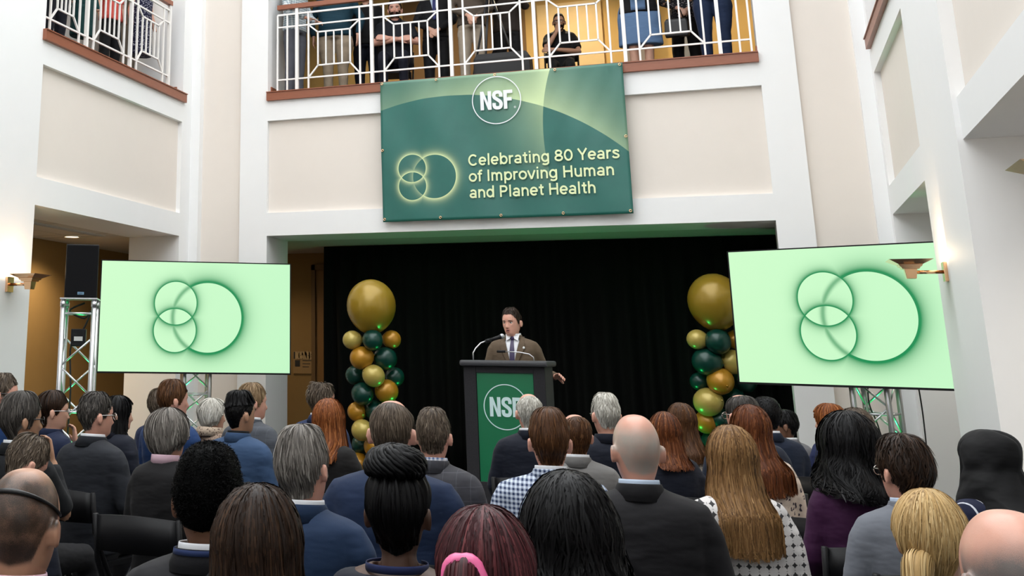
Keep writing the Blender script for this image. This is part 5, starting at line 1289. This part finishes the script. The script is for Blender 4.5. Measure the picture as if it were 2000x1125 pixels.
# the speaker
SPK = (-2.005, 10.80, 0.25)
TWEED = cloth_mat('plain', (108, 91, 73))
spec = (1.0, 1.0, 0.0)
ra, ha = standing(SPK, math.pi + .02, 'speaker in a brown suit and purple tie talking at the lectern', k=0.985, grp='speaker', skin='pink', faced=True, voxel=.0042, jvox=.011, top=TWEED, bottom=TWEED, shirt=WHITE, collar=True, hands=True, head=(-.30, -.05, .03), crump=.003,
    arms=[W_((-.168, -.01, .985), (-.25, -.09, .76), (-.375, .07, .735), ((-.5, .8, .05), (-.6, -.3, .7), .7)), W_((.168, -.01, .985), (.26, .0, .73), (.17, .24, .70), ((-.4, .8, .0), (.2, .2, .9), .5))])
hair(ha, 'short', 'darkbrown', 5, ra, 1.0, vol=.95, ends=[(0, .196), (30, .200), (50, .178), (66, .150), (80, .098), (95, .118), (118, .095), (135, .035), (180, .022)])
eyes(ha, ra, open_mouth=True)
DZ = 0.42
V = lambda z: max(0.004, (z - .78) / .30 * .072)
patch(spec, (.78, 1.085), lambda z: -V(z), V, .003, .003, WHITE, 'shirt_front', ra, DZ)
patch(spec, (.775, 1.075), lambda z: -.022 + .012 * max(0, (z - .95) / .13), lambda z: .022 - .012 * max(0, (z - .95) / .13), .010, .005, plain('purple_tie', s2l((52, 40, 78)), .45, var=.1, scale=60), 'tie', ra, DZ)
m = MB().ellipsoid((0, torso_front(0, 1.07, 1, 1) + .022, 1.068 + DZ), (.018, .011, .018), 12, 8); m.build('tie_knot', plain('purple_tie', s2l((52, 40, 78)), .45), ra, True)
for s in (-1, 1):
    lo = lambda z: V(z); wid = lambda z: .012 + .052 * max(0, min(1, (z - .78) / .2)) * (1 if z < 1.0 else max(.3, 1 - (z - 1.0) / .09))
    if s > 0: patch(spec, (.78, 1.08), lo, lambda z: lo(z) + wid(z), .006, .005, TWEED, 'lapel', ra, DZ)
    else: patch(spec, (.78, 1.08), lambda z: -lo(z) - wid(z), lambda z: -lo(z), .006, .005, TWEED, 'lapel', ra, DZ)
    m = MB(); m.add([(s * .008, .062, 1.10 + DZ), (s * .062, .040, 1.105 + DZ), (s * .052, .092, 1.045 + DZ), (s * .02, .088, 1.062 + DZ)], [(0, 1, 2, 3)])
    o = m.build('collar_point', WHITE, ra); md = o.modifiers.new('t', 'SOLIDIFY'); md.thickness = .004
MB().ellipsoid((-.105, torso_front(-.105, .98, 1, 1) + .013, .985 + DZ), (.011, .004, .011), 14, 8).build('lapel_pin', plain('pin_white', (.75, .76, .75), .3), ra, True)

# the front gallery
GZ = Z4
def gal(px, py, Y, rz, who, hairspec=('short', 'darkbrown'), k=1.05, skin='fair', faced=True, **kw):
    p = at_y(px, py, Y)
    r, h = standing((p[0], Y, GZ), math.pi + rz, who, k=k, skin=skin, faced=faced, voxel=.0065, jvox=.014, **kw)
    if hairspec: hair(h, hairspec[0], hairspec[1], _seed[0], r, .8, zoom=1.3, **(hairspec[2] if len(hairspec) > 2 else {}))
    if faced: eyes(h, r)
    return r, h
CL = lambda s: None
KHAKI, GREYT, TEAL, DENIM = P_((176, 158, 136)), P_((104, 106, 116)), P_((18, 58, 74)), P_((36, 52, 84))
gal(576, 90, 14.26, 1.3, 'person in grey trousers leaning by the railing end', top=cloth_mat('gingham', (120, 140, 150), (220, 225, 225), 1.6), top_name='shirt', bottom=GREYT, collar=False, hands=True,
    arms=[W_((-.168, -.01, .985), (-.25, .06, .72), (-.12, .27, .60), ((.5, .8, -.2), (0, .3, .9), .5)), W_((.168, -.01, .985), (.25, .06, .72), (.14, .28, .60), ((-.5, .8, -.2), (0, .3, .9), .5))])
gal(655, 60, 14.72, .12, 'person in a teal shirt and khaki trousers', top=TEAL, top_name='shirt', bottom=KHAKI, collar=False, hands=True, belly=.05, wf=1.28, df=1.15,
    arms=[W_((-.21, -.01, .985), (-.35, -.06, .74), (-.30, .0, .50), ((0, .1, -1), (-1, 0, 0), .5)), W_((.21, -.01, .985), (.35, -.06, .74), (.30, .0, .50), ((0, .1, -1), (1, 0, 0), .5))])
gal(716, 60, 15.3, .1, 'person in all black between teal shirt and crossed arms', top=BLACK, top_name='shirt', bottom=DNAVY, collar=False)
XA = [W_((-.168, -.01, .985), (-.27, .09, .76), (.07, .205, .80), ((1, .05, .12), (.0, 1, .2), .35)), W_((.168, -.01, .985), (.27, .09, .76), (-.06, .235, .775), ((-1, .0, .1), (.0, 1, .2), .35))]
def seated_gal(px, py, Y, rz, k, who, chair_who, hs, **kw):
    q = at_y(px, py, Y)
    r = tag(empty('person', (q[0], Y, GZ), math.pi + rz, k), who, 'person', 'people watching from the gallery')
    h = person(r, faced=True, voxel=.0055, jvox=.014, seed=int(px), hands=True, **kw)
    hair(h, hs[0], hs[1], int(px), r, .8, zoom=1.3); eyes(h, r)
    c = chair(q[0], Y, math.pi + rz, chair_who); c.location.z = GZ; del c['group']
    return r, h
r, h = seated_gal(772, 40, 15.15, .2, 1.15, 'bearded man in a dark short sleeved shirt with crossed arms', 'black folding chair under the bearded man', ('short', 'darkbrown'), skin='pink', top=P_((24, 26, 34)), top_name='shirt', sleeves='short', bottom=P_((22, 24, 40)), collar=True, arms=XA, wf=1.18, df=1.1, belly=.02)
def beard(r, h, color, seed):
    R = np.random.RandomState(seed); n = 900; th = R.uniform(-1.25, 1.25, n); z = R.uniform(.0, .062, n)
    z = np.where(np.abs(th) > .8, R.uniform(.0, .085, n), z)
    keep = ~((np.abs(th) < .28) & (z > .038) & (z < .052)); th, z = th[keep], z[keep]; n = len(th)
    P = face(head_pt(th, len_at(z))); N = P - np.array([0, 0, .05]); N[:, 2] = -.03; N /= np.linalg.norm(N, axis=1)[:, None]
    A = P; B = P + N * .012 + np.array([0, 0, -.010]); S = np.cross(B - A, N); S /= np.linalg.norm(S, axis=1)[:, None] + 1e-9; w = .0028
    V = np.concatenate([A + S * w, A - S * w, B - S * w * .4, B + S * w * .4]); i = np.arange(n)
    Q = np.stack([i, i + n, i + 2 * n, i + 3 * n], 1)
    link('beard', mesh_arrays('beard', h(V), Q, True, np.tile(np.clip(R.normal(.5, .2, n), 0, 1), 4)), hair_mat(HC[color], 'hair_' + color), r)
beard(r, h, 'darkbrown', 4)
CLASP = [W_((-.168, -.01, .985), (-.26, .04, .72), (-.055, .20, .56), ((.6, .3, -.6), (-.3, .9, .3), .6)), W_((.168, -.01, .985), (.26, .04, .72), (.055, .215, .575), ((-.6, .3, -.6), (.3, .9, .3), .6))]
r, h = gal(852, 70, 15.3, .1, 'man in a black suit with clasped hands and lanyard', top=P_((24, 24, 28)), bottom=P_((22, 22, 26)), shirt=BLUEC, hands=True, arms=CLASP)
patch(spec, (.78, 1.085), lambda z: -V(z), V, .003, .003, BLUEC, 'shirt_front', r, DZ)
patch(spec, (.72, 1.075), lambda z: -.02, lambda z: .02, .010, .005, P_((60, 66, 120)), 'lanyard', r, DZ)
gal(922, 70, 14.85, .25, 'person in a taupe jacket and cream trousers', top=P_((98, 86, 74)), bottom=P_((196, 180, 160)), collar=True, hands=True, arms=CLASP, hairspec=('mid', 'brown'), sex='f', wf=.95)
gal(990, 60, 15.35, .2, 'camera operator in a dark brown jacket', top=P_((58, 48, 42)), bottom=P_((26, 24, 26)), collar=True, hands=True, arms=[W_((-.168, -.01, .985), (-.26, .10, .80), (-.12, .30, .90), ((.3, .9, .2), (0, .2, 1), .8)), W_((.168, -.01, .985), (.26, .10, .80), (.10, .30, .90), ((-.3, .9, .2), (0, .2, 1), .8))])
r, h = seated_gal(1092, 45, 15.9, .12, .98, 'man in a black polo shirt sitting with hand on chin', 'black folding chair under the man in the black polo', ('crop', 'darkbrown'), skin='tan', top=P_((18, 18, 20)), top_name='shirt', sleeves='short', bottom=P_((20, 20, 22)), collar=True, head=(0, -.12, 0), wf=1.05,
    arms=[W_((-.168, -.01, .985), (-.25, .10, .74), (.10, .23, .76), ((1, .0, .0), (.0, 1, .2), .5)), W_((.168, -.01, .985), (.19, .20, .79), (.045, .175, 1.02), ((-.25, -.1, 1), (.5, .8, 0), 1.0))])
glasses(h, r, DARKF); beard(r, h, 'darkbrown', 9)
r, h = gal(1250, 60, 15.05, .05, 'woman in a denim dress and black cardigan', top=P_((20, 20, 24)), top_name='cardigan', bottom=P_((112, 144, 186)), bottom_name='dress', sex='f', hairspec=('mid', 'brown'), collar=False, hands=True, arms=[W_((-.14, -.01, .985), (-.24, .05, .76), (-.05, .20, .70), ((.8, .3, .0), (0, .8, .4), .6)), W_((.14, -.01, .985), (.24, .05, .76), (.05, .215, .71), ((-.8, .3, .0), (0, .8, .4), .6))], wf=1.22, df=1.1, feet=False)
patch((1.22, 1.1, 0), (.50, 1.06), lambda z: -.085, lambda z: .085, .012, .004, P_((112, 144, 186)), 'dress_front', r, DZ)
m = MB()
for s in (-1, 1): m.tube([(s * .085, 0, .62), (s * .09, .0, .45), (s * .085, -.01, .25), (s * .08, 0, .05)], [.065, .055, .05, .035], 12)
for s in (-1, 1):
    MB().tube([(s * .085, 0, .62), (s * .09, .0, .45), (s * .085, -.01, .28), (s * .08, 0, .06)], [.068, .056, .052, .036], 14).build('leg', skin_mat(SK['fair'], 'skin_fair'), r, True)
    MB().loft([[(s * .085 + hw * math.cos(a), yy, .022 + hh * math.sin(a)) for a in np.linspace(0, 6.283, 12, endpoint=False)] for yy, hw, hh in ((-.07, .03, .02), (.0, .036, .022), (.1, .038, .02), (.15, .02, .014))]).build('shoe', plain('black_leather', (.015, .013, .012), .35), r, True)
MB().box(-.035, .035, .155, .158, .88 + DZ - .14, .98 + DZ - .14).build('name_badge', plain('badge_white', (.75, .75, .76), .4), r)
gal(1338, 60, 15.5, .0, 'woman in a black patterned blouse and dark trousers', top=cloth_mat('floral', (34, 32, 38), (170, 160, 160), .8), top_name='blouse', bottom=P_((20, 19, 22)), sex='f', hairspec=('mid', 'darkbrown'), collar=False, hands=True, arms=CLASP)
gal(1396, 60, 14.75, -.05, 'person in blue jeans and grey patterned top', k=1.08, top=cloth_mat('floral', (120, 120, 128), (60, 62, 76), .6), top_name='blouse', bottom=DENIM, bottom_name='jeans', sex='f', hairspec=('mid', 'brown'), collar=False, wf=1.12, hands=True)

# the left gallery
def lgal(x, y, who, rz=0.0, **kw):
    hs = kw.pop('hairspec', ('mid', 'darkbrown'))
    r, h = standing((x, y, GZ), -math.pi / 2 + rz, who, voxel=.0075, jvox=.015, faced=True, skin='fair', **kw)
    hair(h, hs[0], hs[1], _seed[0], r, .6, zoom=1.4); eyes(h, r)
    return r, h
lgal(-7.45, 11.3, 'person in dark navy clothes at the left gallery railing', -.2, top=DNAVY, bottom=P_((24, 26, 38)), collar=True, hairspec=('short', 'darkbrown'))
lgal(-7.5, 12.02, 'woman in a dark teal dress at the left gallery railing', -.2, sex='f', top=P_((14, 66, 66)), top_name='dress_top', bottom=P_((14, 66, 66)), bottom_name='dress', collar=False, hands=True)
lgal(-7.5, 12.72, 'person in a coral top and black trousers', -.3, sex='f', top=P_((226, 96, 84)), top_name='blouse', bottom=P_((20, 19, 22)), collar=False, sleeves='short', hands=True, hairspec=('mid', 'brown'))
lgal(-7.22, 13.06, 'woman in a navy floral dress by the gallery end wall', -.3, sex='f', top=cloth_mat('floral', (26, 28, 56), (186, 186, 200), .7), top_name='dress_top', sleeves='none', bottom=cloth_mat('floral', (26, 28, 56), (186, 186, 200), .7), bottom_name='dress', collar=False, hands=True, k=.96)

# camera tripod and bag on the gallery
tp = tag(empty('camera_tripod', (at_y(958, 60, 14.55)[0], 14.55, GZ)), 'black camera tripod standing behind the railing', 'tripod')
for a in (0.35, 2.5, 4.6):
    MB().tube([(.03 * math.cos(a), .03 * math.sin(a), 1.25), (.42 * math.cos(a), .30 * math.sin(a), .0)], [.018, .012], 8).build('leg', M_BLACKMETAL, tp, True)
MB().tube([(0, 0, 1.15), (0, 0, 1.5)], .022, 10).build('centre_column', M_BLACKMETAL, tp, True)
MB().box(-.08, .08, -.12, .12, 1.5, 1.62).build('camera_body', M_BLACKPL, tp, bevel=.01)
MB().tube([(0, -.12, 1.56), (0, -.24, 1.56)], .04, 14).build('lens', M_BLACKPL, tp, True)
bg_ = tag(empty('camera_bag', (at_y(982, 110, 14.25)[0], 14.25, GZ)), 'black padded camera bag lying behind the railing', 'bag')
MB().loft([[(x * .36 * q, y * .14 * q, z) for x, y in ((-1, -1), (1, -1), (1, 1), (-1, 1))] for z, q in ((0, .96), (.06, 1), (.30, .98), (.37, .86))]).build('bag_body', plain('black_nylon', (.012, .012, .013), .6, bump=.3, bscale=200), bg_, bevel=.03)
MB().tube([(-.14, -.02, .35), (-.10, -.02, .44), (.10, -.02, .44), (.14, -.02, .35)], .012, 8).build('handle', M_BLACKPL, bg_, True)
hb = tag(empty('handbag', (at_y(1322, 60, 15.1)[0], 15.12, GZ + .62)), 'black handbag held by the woman in the patterned blouse', 'bag')
MB().loft([[(x * .15 * q, y * .05 * q, z) for x, y in ((-1, -1), (1, -1), (1, 1), (-1, 1))] for z, q in ((0, .95), (.05, 1), (.2, .95), (.24, .8))]).build('bag_body', plain('black_leather_bag', (.012, .011, .012), .4), hb, bevel=.02)
MB().tube([(-.09, 0, .23), (-.06, 0, .36), (.06, 0, .36), (.09, 0, .23)], .008, 8).build('strap', M_BLACKPL, hb, True)
